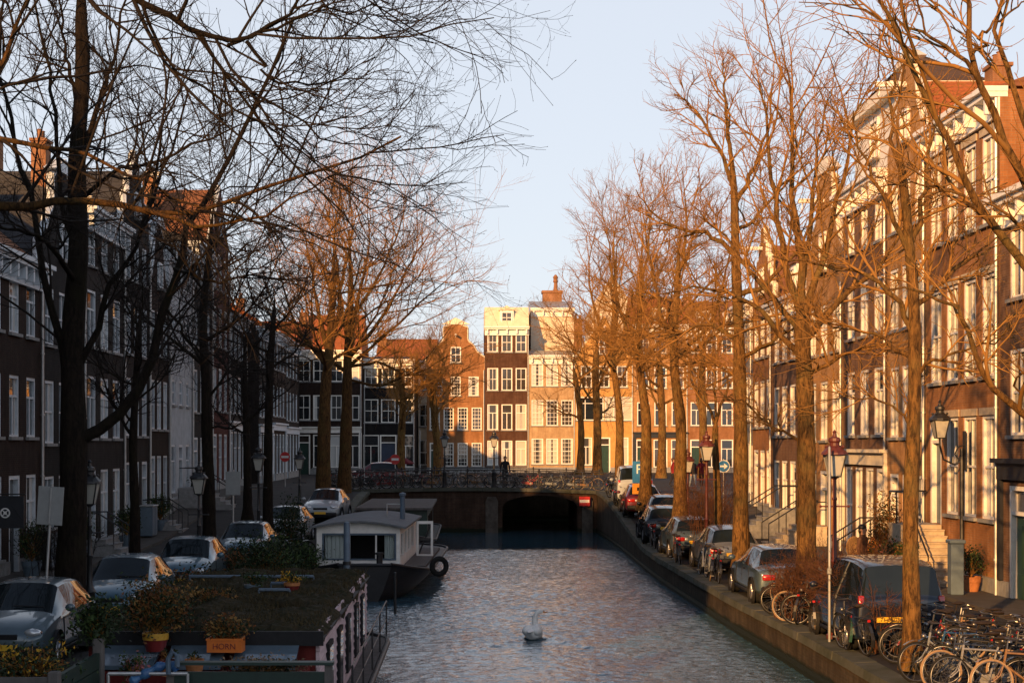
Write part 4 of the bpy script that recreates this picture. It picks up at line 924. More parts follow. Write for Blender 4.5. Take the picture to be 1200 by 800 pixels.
tree('thick elm with wide golden crown, right of the close pair', [(403, 590), (404, 550), (406, 490), (407, 440), (408, 405), (411, 340), (409, 265)], (.41, .11), [([(408, 410), (420, 350), (432, 290), (430, 215)], .19, .02), ([(408, 420), (450, 370), (480, 310), (505, 270)], .17, .02), ([(408, 430), (460, 385), (510, 340), (545, 310)], .14, .015), ([(409, 380), (445, 320), (470, 260), (480, 215)], .14, .015), ([(407, 430), (445, 425), (480, 440), (520, 420), (560, 400)], .12, .02), ([(408, 405), (400, 340), (412, 270), (408, 220)], .16, .02), ([(407, 445), (450, 450), (490, 430), (530, 380)], .11, .02)], 47, 84, auto=10, fork=.5, limb_len=1.0, lv=((12, 14), 6, 5), spread=1.15, thin=.8, bark='bark_mid')
tree('dark bare elm on the far street left of the neck gable house', [(512, 566), (512, 520), (508, 470), (510, 430)], (.28, .18), [], 48, 100, auto=8, fork=.4, limb_len=1.1, lv=((10, 12), 6, 5), thin=.75, spread=1.1)
tree('bare elm on the far street between the blue black house and the bridge', [(470, 566), (470, 520), (472, 470), (468, 430)], (.28, .18), [], 49, 99, auto=8, fork=.4, limb_len=1.1, lv=((10, 12), 6, 5), thin=.75, spread=1.1)
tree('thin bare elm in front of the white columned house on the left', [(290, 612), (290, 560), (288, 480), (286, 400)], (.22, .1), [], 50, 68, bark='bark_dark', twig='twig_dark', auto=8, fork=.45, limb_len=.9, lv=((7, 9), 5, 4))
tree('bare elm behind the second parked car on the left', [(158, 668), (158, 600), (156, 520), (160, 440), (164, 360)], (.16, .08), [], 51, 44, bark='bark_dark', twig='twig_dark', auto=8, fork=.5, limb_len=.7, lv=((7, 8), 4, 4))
# ================================================================== cars
def paint(name, c, metal=.3):
    m = pm(name, c, .38, .05, 3, 0, metal, 1.0); m.node_tree.nodes['Principled BSDF'].inputs['Coat Roughness'].default_value = .06; return m
M['car_silver'] = paint('silver blue car paint', (.085, .125, .15)); M['car_white'] = paint('white car paint', (.33, .37, .4), 0)
M['car_black'] = paint('black car paint', (.014, .015, .018)); M['car_navy'] = paint('navy car paint', (.007, .012, .026)); M['car_grey'] = paint('grey car paint', (.14, .15, .16))
M['car_red'] = paint('wine red car paint', (.12, .012, .016)); M['car_blue'] = paint('pale blue car paint', (.05, .12, .17))
M['car_glass'] = pane('car window glass', (.012, .018, .022), .03); M['car_glass'].node_tree.nodes['Principled BSDF'].inputs['Coat Weight'].default_value = 0; M['car_glass'].node_tree.nodes['Principled BSDF'].inputs['Specular IOR Level'].default_value = .35
M['tyre'] = pm('tyre rubber', (.018, .018, .018), .8, .3, 9, .2); M['rim'] = pm('alloy rim', (.4, .4, .42), .3, .1, 5, 0, .8)
M['trim_black'] = pm('black car trim', (.02, .02, .022), .6, .2, 9, .1)
M['tail_red'] = pm('red tail lamp lens', (.42, .016, .012), .2, .2, 14, .1, 0, 1); M['lamp_clear'] = pm('clear lamp lens', (.6, .62, .64), .1, .2, 14, .1, .4, 1); M['lamp_amber'] = pm('amber lamp lens', (.65, .2, .02), .2, .2, 14, .1, 0, 1)
M['plate'] = pm('yellow number plate', (.75, .44, .03), .5, .06, 6, 0); M['letter_dark'] = pm('dark lettering', (.02, .018, .015), .7, .1, 6, 0)
#          y      w    zlow  zbelt ztop  wtop
HATCH = [(-1.97,.66,.42,.70,.76,.58),(-1.92,.79,.27,.82,.90,.68),(-1.80,.83,.22,.90,.99,.70),(-1.50,.85,.20,.93,1.38,.56),(-1.05,.85,.20,.93,1.46,.59),(-.35,.85,.20,.92,1.49,.60),(.22,.85,.20,.91,1.44,.58),(.95,.84,.20,.90,.98,.68),(1.45,.82,.21,.82,.90,.64),(1.82,.78,.25,.68,.74,.58),(1.95,.66,.34,.56,.6,.5)]
SEDAN = [(-2.28,.68,.42,.72,.78,.6),(-2.22,.82,.27,.84,.93,.70),(-2.0,.86,.22,.90,.99,.72),(-1.62,.87,.2,.92,1.01,.72),(-1.12,.87,.2,.92,1.36,.56),(-.6,.87,.2,.92,1.42,.58),(-.05,.87,.2,.92,1.43,.59),(.4,.87,.2,.91,1.38,.57),(1.1,.86,.2,.90,.97,.70),(1.7,.84,.21,.82,.89,.66),(2.1,.8,.25,.68,.73,.58),(2.22,.68,.34,.56,.6,.5)]
VAN = [(-1.98,.74,.35,.95,1.05,.68),(-1.95,.84,.25,1.02,1.12,.76),(-1.9,.87,.22,1.05,1.2,.78),(-1.78,.88,.2,1.06,1.80,.70),(-1.3,.88,.2,1.06,1.90,.72),(-.4,.88,.2,1.05,1.92,.72),(.45,.88,.2,1.04,1.84,.70),(1.2,.87,.2,1.02,1.12,.74),(1.62,.85,.21,.92,1.0,.7),(1.95,.8,.25,.72,.78,.6),(2.06,.68,.34,.56,.6,.5)]
CABIN = {'hatch': (2, 3, 6, 7), 'sedan': (3, 4, 7, 8), 'van': (2, 3, 6, 7)}
ST = {'hatch': HATCH, 'sedan': SEDAN, 'van': VAN}
CARM = {}
def car_shell(kind):
    if kind in CARM: return CARM[kind]
    S = ST[kind]; rb, rt, ft, fb = CABIN[kind]; V = []; Fc = []; mi = []
    for (y, w_, zl, zb, zt, wt) in S:
        h = [(0, zl), (.82*w_, zl), (w_, zl + .13), (w_ * 1.015, (zl + zb)/2), (w_*.985, zb), (wt, zt - .05), (wt*.78, zt), (0, zt + .025)]
        r = h + [(-x, z) for x, z in h[-2:0:-1]]
        V += [(x, y, z) for x, z in r]
    n = 14
    for i in range(len(S) - 1):
        for j in range(n):
            Fc.append((i*n+j, i*n+(j+1) % n, (i+1)*n+(j+1) % n, (i+1)*n+j)); m = 0
            top = j in (5, 6, 7, 8); side = j in (4, 9)
            if i == rb and top: m = 2
            elif i == ft and top: m = 1
            elif rt <= i < ft and side: m = 3 if j == 4 else 4
            mi.append(m)
    Fc.append(tuple(range(n - 1, -1, -1))); Fc.append(tuple((len(S)-1)*n+j for j in range(n))); mi += [0, 0]
    me = bpy.data.meshes.new('shell'); me.from_pydata(V, [], Fc)
    for k in range(5): me.materials.append(M['car_glass'])
    me.polygons.foreach_set('material_index', mi)
    # creases along the beltline, roof rail and window edges keep the shell from going soapy
    cr = me.attributes.new('crease_edge', 'FLOAT', 'EDGE')
    for e in me.edges:
        a, b = e.vertices; ra, rb_, ja, jb = a // n, b // n, a % n, b % n
        v = 0
        if ja == jb and ja in (4, 10): v = .75
        elif ja == jb and ja in (5, 9): v = .4
        elif ja == jb and ja in (1, 13, 2, 12): v = .35
        if ra == rb_ and ra in (rb, rt, ft, fb): v = max(v, .55)
        if ra == rb_ and ra in (1, len(S) - 2): v = max(v, .3)
        cr.data[e.index].value = v
    o = bpy.data.objects.new('shell', me); col.objects.link(o); md = o.modifiers.new('s', 'SUBSURF'); md.levels = 2; md.render_levels = 2
    bpy.context.view_layer.update(); ev = o.evaluated_get(bpy.context.evaluated_depsgraph_get()); me2 = ev.to_mesh()
    VV = [v.co.copy() for v in me2.vertices]; parts = {k: MB() for k in range(5)}
    for k in range(5):
        used = {}; 
        for p in me2.polygons:
            if p.material_index != k: continue
            idx = []
            for v in p.vertices:
                if v not in used: used[v] = len(parts[k].v); c = VV[v]; parts[k].v.append((c.x, c.y, c.z))
                idx.append(used[v])
            parts[k].f.append(tuple(idx)); parts[k].m.append(0)
    ev.to_mesh_clear(); bpy.data.objects.remove(o)
    CARM[kind] = parts; return parts
PARTM = {}
def car(kind, colr, loc, rz, label, name='parked_car', cat='car', plate_text='', group=None, rail=False):
    P = car_shell(kind); S = ST[kind]; van = kind == 'van'
    root = empty(name, loc, rz, label, cat, group); ck = kind + colr
    def get(k, fn):
        if k not in PARTM: PARTM[k] = fn()
        return PARTM[k]
    def part(k, nm, m, mb, parent=root, smooth=True, loc=(0,0,0), rot=(0,0,0)):
        def mk():
            me = mb().mesh(nm, m, smooth)
            if smooth: sharp(me, 45)
            return me
        return obj(nm, get(k, mk), parent, loc, rot)
    part(ck + 'b', 'body', M[colr], lambda: P[0])
    for k, nm in ((1, 'windscreen'), (2, 'rear_window'), (3, 'side_window'), (4, 'side_window')): part(kind + 'g%d' % k, nm, M['car_glass'], lambda: P[k])
    L0, L1 = S[0][0], S[-1][0]; wb = S[4][1]; r = .31 if not van else .32
    for y in (L0 + .78, L1 - .72):
        for s in (-1, 1):
            w_ = part('tyre%g' % r, 'tyre', M['tyre'], lambda: MB().lathe([(r*.62, -.1), (r*.95, -.1), (r, -.06), (r, .06), (r*.95, .1), (r*.62, .1)], (0,0,0), 24, 0, 'x', 1, False), root, True, (s*(wb - .08), y, r))
            part('rim%g' % r, 'rim', M['rim'], lambda: rimmb(r), w_, True, (s*.085, 0, 0))
            part('arch%g' % r, 'wheel_arch', M['trim_black'], lambda: MB().lathe([(r*1.22, -.05), (r*1.22, .012), (r*1.08, .016), (r*1.08, -.05)], (0,0,0), 24, 0, 'x', 1, False), root, True, (s*(wb + .005), y, r))
    zt = .72 if not van else .85
    for s in (-1, 1):
        if van: part('vtail', 'tail_light', M['tail_red'], lambda: MB().bevbox(-.06, .06, -.03, .05, -.2, .2, .02), root, True, (s*.78, L0 + .06, 1.0))
        else:
            part('tail', 'tail_light', M['tail_red'], lambda: MB().bevbox(-.17, .17, -.035, .08, -.075, .075, .025), root, True, (s*.58, L0 + .025, zt))
            part('rev', 'reverse_light', M['lamp_clear'], lambda: MB().bevbox(-.06, .06, -.02, .06, -.05, .05, .02), root, True, (s*.36, L0 + .02, zt))
        part('head', 'headlight', M['lamp_clear'], lambda: MB().blob((0, 0, 0), (.17, .11, .085), 12), root, True, (s*.56, L1 - .16, S[-2][3] + .0))
        part('ind', 'indicator', M['lamp_amber'], lambda: MB().blob((0, 0, 0), (.05, .08, .05), 10), root, True, (s*.71, L1 - .22, S[-2][3] - .02))
        part('mir' + colr, 'wing_mirror', M[colr], lambda: MB().blob((0, 0, 0), (.1, .055, .075), 10), root, True, (s*(wb + .11), S[CABIN[kind][3]][0] - .22, S[4][3] + .1))
        part('hdl', 'door_handle', M['trim_black'], lambda: MB().bevbox(-.02, .02, -.09, .09, -.015, .015, .008), root, True, (s*(wb + .005), -.35, S[4][3] - .1))
        zb = S[5][3]
        part('seam%s%d' % (kind, s), 'door_seam', M['trim_black'], lambda: seams(kind, s, wb, zb), root, False)
        part('sill%g' % L0, 'side_trim', M['trim_black'], lambda: MB().bevbox(-.02, .02, L0 + 1.2, L1 - 1.15, -.05, .03, .01), root, True, (s*(wb + .0), 0, .28))
    part('bmp' + kind, 'bumper', M['trim_black'], lambda: MB().bevbox(-.78, .78, -.07, .12, -.1, .1, .04), root, True, (0, L0 + .02, .4))
    part('bmpf' + kind, 'bumper', M['trim_black'], lambda: MB().bevbox(-.74, .74, -.1, .07, -.1, .08, .04), root, True, (0, L1 - .02, .38))
    part('grl' + kind, 'grille', M['trim_black'], lambda: MB().bevbox(-.32, .32, -.05, .02, -.05, .05, .015), root, True, (0, L1 - .03, S[-2][3] - .06))
    pz = .62 if not van else .72
    pl = part('plt', 'number_plate', M['plate'], lambda: MB().bevbox(-.26, .26, -.012, .012, -.055, .055, .004), root, False, (-.25 if van else 0, L0 - .045, pz - .0))
    part('plt2', 'number_plate', M['plate'], lambda: MB().bevbox(-.26, .26, -.012, .012, -.055, .055, .004), root, False, (0, L1 + .04, .44))
    if plate_text: obj('lettering', text_mesh(plate_text, .105, M['letter_dark']), pl, (0, -.014, 0), (R(90), 0, 0))
    part('wip' + kind, 'wiper', M['trim_black'], lambda: MB().tube([(-.5, 0, 0), (.05, .06, .03)], .012, 5), root, True, (0, S[CABIN[kind][3]][0] - .12, S[CABIN[kind][3]][4] + .07))
    if rail: part('aer', 'aerial', M['trim_black'], lambda: MB().tube([(0, 0, 0), (0, -.2, .22)], .008, 5), root, True, (0, .1, S[5][4]))
    return root
def seams(kind, s, wb, zb):
    q = MB()
    for y in ((-.42, .72) if kind == 'hatch' else (-1.0, -.05, .85) if kind == 'sedan' else (-.4, .75)):
        q.tube([(s*wb*.985, y - .03, .34), (s*wb*1.006, y, (zb + .2)/2), (s*wb*.992, y + .01, zb - .05)], .009, 5)
    return q
def rimmb(r):
    mb = MB(); mb.lathe([(r*.64, -.03), (r*.66, .02), (r*.55, .0), (r*.52, -.03)], (0,0,0), 24, 0, 'x', 1, False); mb.lathe([(0, .02), (.05, .02), (.06, -.02)], (0,0,0), 12, 0, 'x')
    for k in range(5):
        a = 2*math.pi*k/5; mb.tube([(0, .04*math.cos(a), .04*math.sin(a)), (.0, r*.56*math.cos(a), r*.56*math.sin(a))], .028, 5)
    return mb
def put(px, Y): return (px - CX) * Y / F
# right bank: rears towards the camera
car('van', 'car_navy', (8.35, 31.6, zs(32)), R(1), 'dark navy van with yellow number plate parked behind the slim elm trunk', 'parked_van', 'van', '71·LA·75').scale = (1, 1, .95)
car('sedan', 'car_silver', (8.15, 40.8, zs(41)), R(0), 'silver blue saloon car with red tail lights between two elm trunks', plate_text='SZ·12·XB')
car('hatch', 'car_grey', (8.35, 50.0, zs(50)), R(0), 'grey hatchback with orange reflections, next car beyond the silver saloon')
car('hatch', 'car_silver', (8.05, 56.2, zs(56)), R(1), 'silver hatchback half hidden by a bare reddish bush')
car('hatch', 'car_black', (7.95, 63.0, zs(63)), R(-1), 'black hatchback with pale roof reflection close to the quay edge')
car('hatch', 'car_black', (8.6, 67.8, zs(67.8)), R(-1), 'black car with small red tail lights beyond the first black hatchback')
car('hatch', 'car_red', (8.15, 72.6, zs(72.6)), R(-1), 'wine red small car between the black cars and the white car')
car('van', 'car_white', (8.3, 77.4, zs(77.4)), R(-2), 'white high car parked farthest along the right quay before the bridge')
# left bank: fronts towards the camera
car('hatch', 'car_silver', (-8.35, 29.3, zs(29)), R(180), 'silver hatchback with big windscreen, nearest parked car on the left', rail=True)
car('hatch', 'car_blue', (-7.95, 35.8, zs(36)), R(181), 'pale blue hatchback half hidden behind the rusty leafed potted shrub')
car('hatch', 'car_blue', (-7.75, 42.9, zs(43)), R(180), 'pale blue hatchback with lit right side beyond the half hidden blue car')
car('hatch', 'car_blue', (-7.4, 51.5, zs(51)), R(179), 'blue car roof showing above the dark hedge on the left bank')
car('hatch', 'car_white', (-7.35, 62.5, zs(62.5)), R(176), 'white hatchback parked beside the thick left trunk, bike in front', )
car('hatch', 'car_white', (-6.45, 70.5, zs(70)), R(176), 'small white car between the two thick elm trunks')
car('hatch', 'car_red', (-6.0, 99.5, 2.3), R(90), 'red car standing behind the bikes on the far left street')

# ================================================================== bicycles, local x forward
M['chrome'] = pm('dull chrome', (.22, .22, .22), .4, .3, 9, 0, .9); M['saddle'] = pm('brown black saddle', (.03, .022, .018), .6, .3, 9, .1)
M['tyre_pale'] = pm('pale bicycle tyre', (.3, .2, .12), .7, .2, 9, .1)
BCOL = {'black': (.016, .016, .018), 'brown': (.22, .12, .05), 'blue': (.03, .09, .2), 'grey': (.2, .22, .24), 'green': (.02, .07, .05), 'red': (.25, .02, .02), 'white': (.22, .22, .22)}
for k, v in BCOL.items(): M['bike_' + k] = pm(k + ' bicycle paint', v, .4, .2, 9, .05, 0, .6)
def wheel_mesh(tm):
    mb = MB(); r = .335; n = 28
    C = [(r*math.cos(2*math.pi*k/n), 0, r*math.sin(2*math.pi*k/n)) for k in range(n)]
    mb.tube(C, .021, 6, 0, closed=True); mb.tube([(x*.93, 0, z*.93) for x, y, z in C], .012, 5, 1, closed=True)
    for k in range(14):
        a = 2*math.pi*k/14; s = .02 if k % 2 else -.02; mb.tube([(.02*math.cos(a+1), s, .02*math.sin(a+1)), (.31*math.cos(a), 0, .31*math.sin(a))], .0025, 3, 1, False)
    mb.lathe([(.025, -.045), (.025, .045)], (0,0,0), 8, 1, 'y'); return mb.mesh('wheel', [M[tm], M['chrome']], True)
BPROTO = {}
def bike_proto(colr, step, tm):
    k = (colr, step, tm)
    fm = M['bike_' + colr]; root = empty('bicycle', (0, 0, 0)); r = .355
    for x in (-.54, .56): obj('wheel', BW[tm], root, (x, 0, r))
    f = MB(); bb = (-.08, 0, .3); st = (-.26, 0, .82); hd0 = (.36, 0, .62); hd1 = (.31, 0, .86)
    f.tube([bb, st], .017, 6); f.tube([hd0, hd1], .02, 6); f.tube([bb, hd0], .02, 6)
    f.tube([(-.2, 0, .5), (.05, 0, .5), (.34, 0, .72)] if step else [(-.25, 0, .76), (.32, 0, .8)], .017, 6)
    for s in (-1, 1):
        f.tube([(-.54, s*.055, r), (-.08, s*.03, .3)], .011, 5); f.tube([(-.54, s*.055, r), (-.25, s*.02, .74)], .010, 5)
        f.tube([hd0, (.44, s*.05, .45), (.56, s*.052, r)], .012, 5)
    f.build('frame', fm, root, True)
    h = MB(); h.tube([hd1, (.29, 0, .98)], .014, 6)
    h.tube([(.08, -.27, 1.0), (.2, -.25, 1.03), (.3, -.12, 1.02), (.3, .12, 1.02), (.2, .25, 1.03), (.08, .27, 1.0)], .011, 6)
    hb = h.build('handlebar', M['chrome'], root, True)
    g = MB(); 
    for s in (-1, 1): g.tube([(.06, s*.272, .997), (.17, s*.258, 1.022)], .018, 6)
    g.build('grip', M['saddle'], hb, True)
    s = MB(); s.tube([(-.27, 0, .82), (-.29, 0, .93)], .013, 6); s.lathe([(0, -.15), (.09, -.13), (.11, -.06), (.06, .04), (.03, .12), (0, .14)], (-.29, 0, .96), 10, 0, 'x', .35)
    s.build('saddle', M['saddle'], root, True)
    for x, a0, a1 in ((-.54, .3, 3.5), (.56, .9, 3.3)):
        fd = MB(); P = [(x + .385*math.cos(a0 + (a1-a0)*t/9), r + .385*math.sin(a0 + (a1-a0)*t/9)) for t in range(10)]
        for (xa, za), (xb, zb) in zip(P[:-1], P[1:]):
            fd.quad((xa, -.028, za), (xa, .028, za), (xb, .028, zb), (xb, -.028, zb)); fd.quad((xa, -.028, za-.004), (xb, -.028, zb-.004), (xb, .028, zb-.004), (xa, .028, za-.004))
        fd.build('mudguard', fm, root)
    k_ = MB()
    for s_ in (-.06, 0, .06): k_.tube([(-.28, s_, .74), (-.78, s_, .74)], .007, 4)
    for s_ in (-.06, .06): k_.tube([(-.6, s_, .74), (-.54, s_*.95, r)], .006, 4)
    k_.tube([(-.78, -.06, .74), (-.78, .06, .74)], .007, 4); k_.build('luggage_rack', M['iron'], root)
    c = MB(); c.prism([(-.6, .31), (-.6, .41), (-.1, .39), (.03, .37), (.06, .3), (.02, .22), (-.1, .2)], -.075, -.05); c.build('chain_guard', fm, root)
    p = MB(); p.lathe([(.06, -.09), (.06, -.08)], (-.08, 0, .3), 12, 0, 'y')
    for s_ in (-1, 1): p.tube([(-.08, s_*.1, .3), (-.08 + s_*.12, s_*.1, .3 - s_*.11)], .009, 5); p.box(-.08 + s_*.12 - .045, -.08 + s_*.12 + .045, min(s_*.11, s_*.2), max(s_*.11, s_*.2), .3 - s_*.11 - .012, .3 - s_*.11 + .012)
    p.build('crank', M['chrome'], root)
    l = MB(); l.blob((.43, 0, .8), (.05, .045, .045), 8); l.build('headlamp', M['chrome'], root, True)
    t = MB(); t.bevbox(-.81, -.785, -.03, .03, .68, .73, .006); t.build('tail_lamp', M['tail_red'], root)
    return root
BW = {k: wheel_mesh(k) for k in ('tyre', 'tyre_pale')}
def bike(colr, step, tm, loc, rz, label, group, lean=0, steer=0):
    k = (colr, step, tm)
    if k in BPROTO: o = copy_tree(BPROTO[k])
    else: o = BPROTO[k] = bike_proto(*k)
    o.location = loc; o.rotation_euler = (R(lean), 0, R(rz)); return tag(o, label, 'bicycle', group)
rb = random.Random(5); kinds = [('black', 0, 'tyre'), ('black', 1, 'tyre'), ('brown', 0, 'tyre_pale'), ('grey', 1, 'tyre'), ('blue', 0, 'tyre'), ('green', 1, 'tyre'), ('red', 1, 'tyre'), ('white', 0, 'tyre'), ('black', 0, 'tyre_pale')]
# the crowd of bikes in the right foreground, front wheels towards the water
near = [(24.0, 8.75, 2, 'brown bicycle with pale tyres at the bottom right corner, nearest of the bike crowd'), (24.5, 8.25, 7, 'white framed bicycle second in the bike crowd'), (25.1, 8.3, 8, 'black bicycle with bright pale tyres, its wheel nearest the quay edge'),
        (25.7, 8.55, 0, 'black upright bicycle behind the pale tyred one in the bike crowd'), (26.2, 8.2, 3, 'grey step through bicycle in the middle of the bike crowd'), (26.8, 8.6, 4, 'blue bicycle in the middle of the bike crowd'), (27.9, 8.75, 1, 'black step through bicycle right beside the slim elm trunk'),
        (28.4, 8.5, 6, 'red step through bicycle at the far end of the bike crowd'), (28.9, 8.7, 5, 'dark green step through bicycle just behind the van end of the crowd')]
for Y, X, k, lab in near: bike(*kinds[k], (X, Y, zs(Y)), 180 + rb.uniform(-14, 10), lab, 'bicycles crowded in the right foreground', rb.uniform(-7, 7))
for i, (Y, X, k) in enumerate([(24.3, 10.2, 1), (24.9, 10.5, 0), (25.5, 10.2, 4), (26.1, 10.6, 7), (26.7, 10.3, 0), (27.3, 10.6, 3), (23.7, 10.4, 0)]):
    bike(*kinds[k], (X, Y, zs(Y)), rb.uniform(-14, 14), ['black step through', 'black upright', 'blue', 'white framed', 'black', 'grey step through', 'black'][i] + ' bicycle in the second row, ' + ['behind the brown one', 'third along', 'beside the blue cover', 'beyond the blue cover', 'near the trunk side', 'at the far end of the row', 'at the picture edge'][i], 'bicycles crowded in the right foreground', rb.uniform(-6, 6))
for i, (Y, X, k, rz, lab) in enumerate([(33.6, 7.65, 8, 75, 'pale tyred bicycle standing alone near the quay edge before the brambles'), (35.0, 7.7, 0, 60, 'black bicycle leaning in the brambles by the thick trunk'), (36.9, 7.55, 1, 95, 'black step through bicycle right behind the silver saloon'), (37.6, 8.0, 7, 80, 'white framed bicycle behind the thick trunk and silver saloon'),
        (30.0, 7.55, 0, 100, 'black bicycle close to the quay edge beside the dark van'), (30.8, 7.5, 5, 85, 'dark green bicycle at the quay edge between van and lantern'), (45.2, 7.35, 0, 85, 'black bicycle at the foot of the tall straight elm'), (46.2, 7.3, 8, 80, 'pale tyred bicycle on the quay beyond the tall straight elm'), (47.4, 7.25, 3, 92, 'grey bicycle on the quay beside the grey hatchback'),
        (52.5, 7.2, 0, 88, 'black bicycle on the quay beside the bare reddish bush'), (53.3, 7.2, 2, 84, 'brown bicycle on the quay under the thin young elm'), (60.0, 7.25, 0, 90, 'black bicycle at the quay edge behind the black hatchback')]):
    bike(*kinds[k], (X, Y, zs(Y)), rz, lab, 'bicycles along the right quay', rb.uniform(-8, 8))
for i in range(12):
    Y = 24.2 + .52 * i; bike(*kinds[[0, 1, 0, 8, 0, 3, 0, 1, 2, 0, 5, 0][i]], (9.45 + rb.uniform(-.25, .25), Y, zs(Y)), rb.choice([0, 180]) + rb.uniform(-16, 16), 'dark bicycle wedged between the two rows of the right foreground crowd', 'bicycles wedged in the right foreground', rb.uniform(-8, 8))
for i in range(7):
    Y = 34.4 + .55 * i; bike(*kinds[[0, 8, 1, 0, 5, 0, 2][i]], (7.95 + rb.uniform(-.2, .35), Y, zs(Y)), 180 + rb.uniform(-40, 25), 'dark bicycle in the tangle between lantern post and silver saloon', 'bicycles in the brambles', rb.uniform(-8, 8))
# a dense line of bikes against the bridge railing
X = -7.3
i = 0
while X < 7.2:
    k = rb.choice([0, 0, 0, 1, 1, 3, 2, 7, 6]); bike(*kinds[k], (X, BY + .75 + rb.uniform(-.12, .25), zd(X) - .05), rb.choice([0, 180]) + rb.uniform(-16, 16), 'small dark bicycle in the line leaning along the bridge railing', 'bicycles along the bridge railing', rb.uniform(-8, 8))
    X += rb.uniform(.42, .72)
for i in range(16):
    Y = 74 + i * .72; bike(*kinds[rb.choice([0, 1, 0, 3, 2])], (7.75 + rb.uniform(-.1, .3), Y, zs(Y)), 90 + rb.uniform(-40, 40), 'bicycle in the cluster at the right end of the bridge', 'bicycles at the right bridge corner', rb.uniform(-8, 8))
for i in range(14):
    bike(*kinds[rb.choice([0, 1, 0, 0, 3])], (-8.6 + i * .62 + rb.uniform(-.1, .1), 96.3 + rb.uniform(-.3, .3), 2.3), 80 + rb.uniform(-30, 30), 'dark bicycle parked on the far street left behind the bridge', 'bicycles on the far street', rb.uniform(-6, 6))
bike(*kinds[0], (-6.15, 53.4, zs(53)), 20, 'black bicycle on the left quay beside the white boat cabin', 'bicycles on the left quay', 5)
bike(*kinds[3], (-6.5, 51.8, zs(51)), 40, 'grey bicycle on the left quay in front of the white hatchback', 'bicycles on the left quay', 5)
# ================================================================== houseboats
M['turf'] = pm('dry brown green roof turf', (.04, .028, .015), .95, .4, 5, .8, c2=(.014, .017, .008)); M['grass_dry'] = pm('dry roof grass', (.06, .045, .022), .9, .4, 2, 0)
M['siding'] = pm('pale pink weathered siding', (.5, .38, .40), .8, .25, 3, .2, stretch=(.3, .3, 6))
M['boat_red'] = pm('dull red boat paint', (.12, .018, .016), .6, .3, 4, .1); M['hull_black'] = pm('black tarred hull', (.012, .012, .014), .55, .4, 3, .3)
M['boat_green'] = pm('dark green boat paint', (.008, .028, .022), .5, .3, 4, .1); M['panel_blue'] = pm('blue grey glass panel', (.10, .14, .18), .12, .2, 3, .03, 0, 1)
M['boat_white'] = pm('off white boat paint', (.84, .82, .78), .55, .14, 3, .1); M['roof_felt'] = pm('grey roofing felt', (.16, .17, .18), .8, .2, 4, .2)
M['wood_grey'] = pm('grey weathered wood', (.11, .10, .095), .85, .3, 6, .3, stretch=(1, 1, .2)); M['steel_blue'] = pm('blue grey painted steel', (.09, .13, .18), .5, .2, 5, .1)
M['curtain'] = pm('pale curtain cloth', (.6, .68, .68), .9, .15, 14, .2, stretch=(1, 1, .1)); M['rope'] = pm('grey rope', (.25, .22, .17), .9, .2, 30, .3)
def hull(root, X0, X1, Y0, Y1, ztop, mat, bow=2.2, sheer=.35, blunt=.35, zlow=-.4):
    """a barge hull: rounded at both ends, rising a little towards the near bow"""
    mb = MB(); cx = (X0 + X1) / 2; hw = (X1 - X0) / 2; ys = np.linspace(Y0, Y1, 25); n = 9; V = []
    for y in ys:
        t0 = min(1, (y - Y0) / bow); t1 = min(1, (Y1 - y) / bow); k = (1 - (1 - t0) ** 2.4 * (1 - blunt)) * (1 - (1 - t1) ** 2.4 * (1 - blunt))
        z = ztop + sheer * (1 - t0) ** 2
        for j in range(n):
            a = -math.pi/2 + math.pi * j / (n - 1); x = math.sin(a)
            zz = zlow + (z - zlow) * abs(x) ** 2.2; V.append((cx + x * hw * k * (1 if abs(x) > .9 else .96), y, zz))
    f = [((i+1)*n+j, (i+1)*n+j+1, i*n+j+1, i*n+j) for i in range(24) for j in range(n-1)]
    f += [tuple(range(n)), tuple(24*n + j for j in range(n-1, -1, -1))]
    for i in range(24): f.append((i*n + n-1, (i+1)*n + n-1, (i+1)*n, i*n))
    mb.add(V, f); h = mb.build('hull', mat, root, True)
    e = MB()
    for j in (0, n - 1): e.tube([(V[i*n+j][0], V[i*n+j][1], V[i*n+j][2] + .02) for i in range(25)], .055, 8)
    e.tube([V[0], V[n-1]], .055, 8); e.tube([V[24*n], V[24*n+n-1]], .055, 8); e.build('rubbing_strake', mat, root, True)
    return V
# --- near houseboat with turf roof
hb = empty('houseboat', (-3.9, 27.5, 0), 0, 'low red houseboat with brown turf roof and pale pink plank side, bottom left', 'houseboat')
def rel(o, r=hb): o.location = (-r.location.x, -r.location.y, 0); return o
hr = MB(); hull_root = hb
class Sh(MB):
    """builder in world coordinates for a child of a root"""
    def fin(s, name, mat, root, smooth=False): o = s.build(name, mat, root, smooth); o.location = -Vector(root.location); return o
_b = MB.build
def hull_at(root, *a, **k):
    class _R: pass
    V = hull(root, *a, **k)
    for ch in root.children:
        if ch.name.split('.')[0] in ('hull', 'rubbing_strake') and ch.location.length == 0: ch.location = -Vector(root.location)
    return V
hull_at(hb, -5.75, -1.72, 18.6, 35.2, .62, M['hull_black'], 2.0, .3, .5)
x0, x1, y0, y1, z0, z1 = -5.55, -2.2, 22.5, 33, .6, 2.08
w_ = Sh(); w_.box(x0, x1 - .02, y0, y0 + .1, z0, z1); w_.box(x0, x0 + .1, y0 + .1, y1, z0, z1); w_.box(x0 + .1, x1 - .02, y1 - .1, y1, z0, z1); w_.fin('wall', M['boat_red'], hb)
s_ = Sh(); k = 11
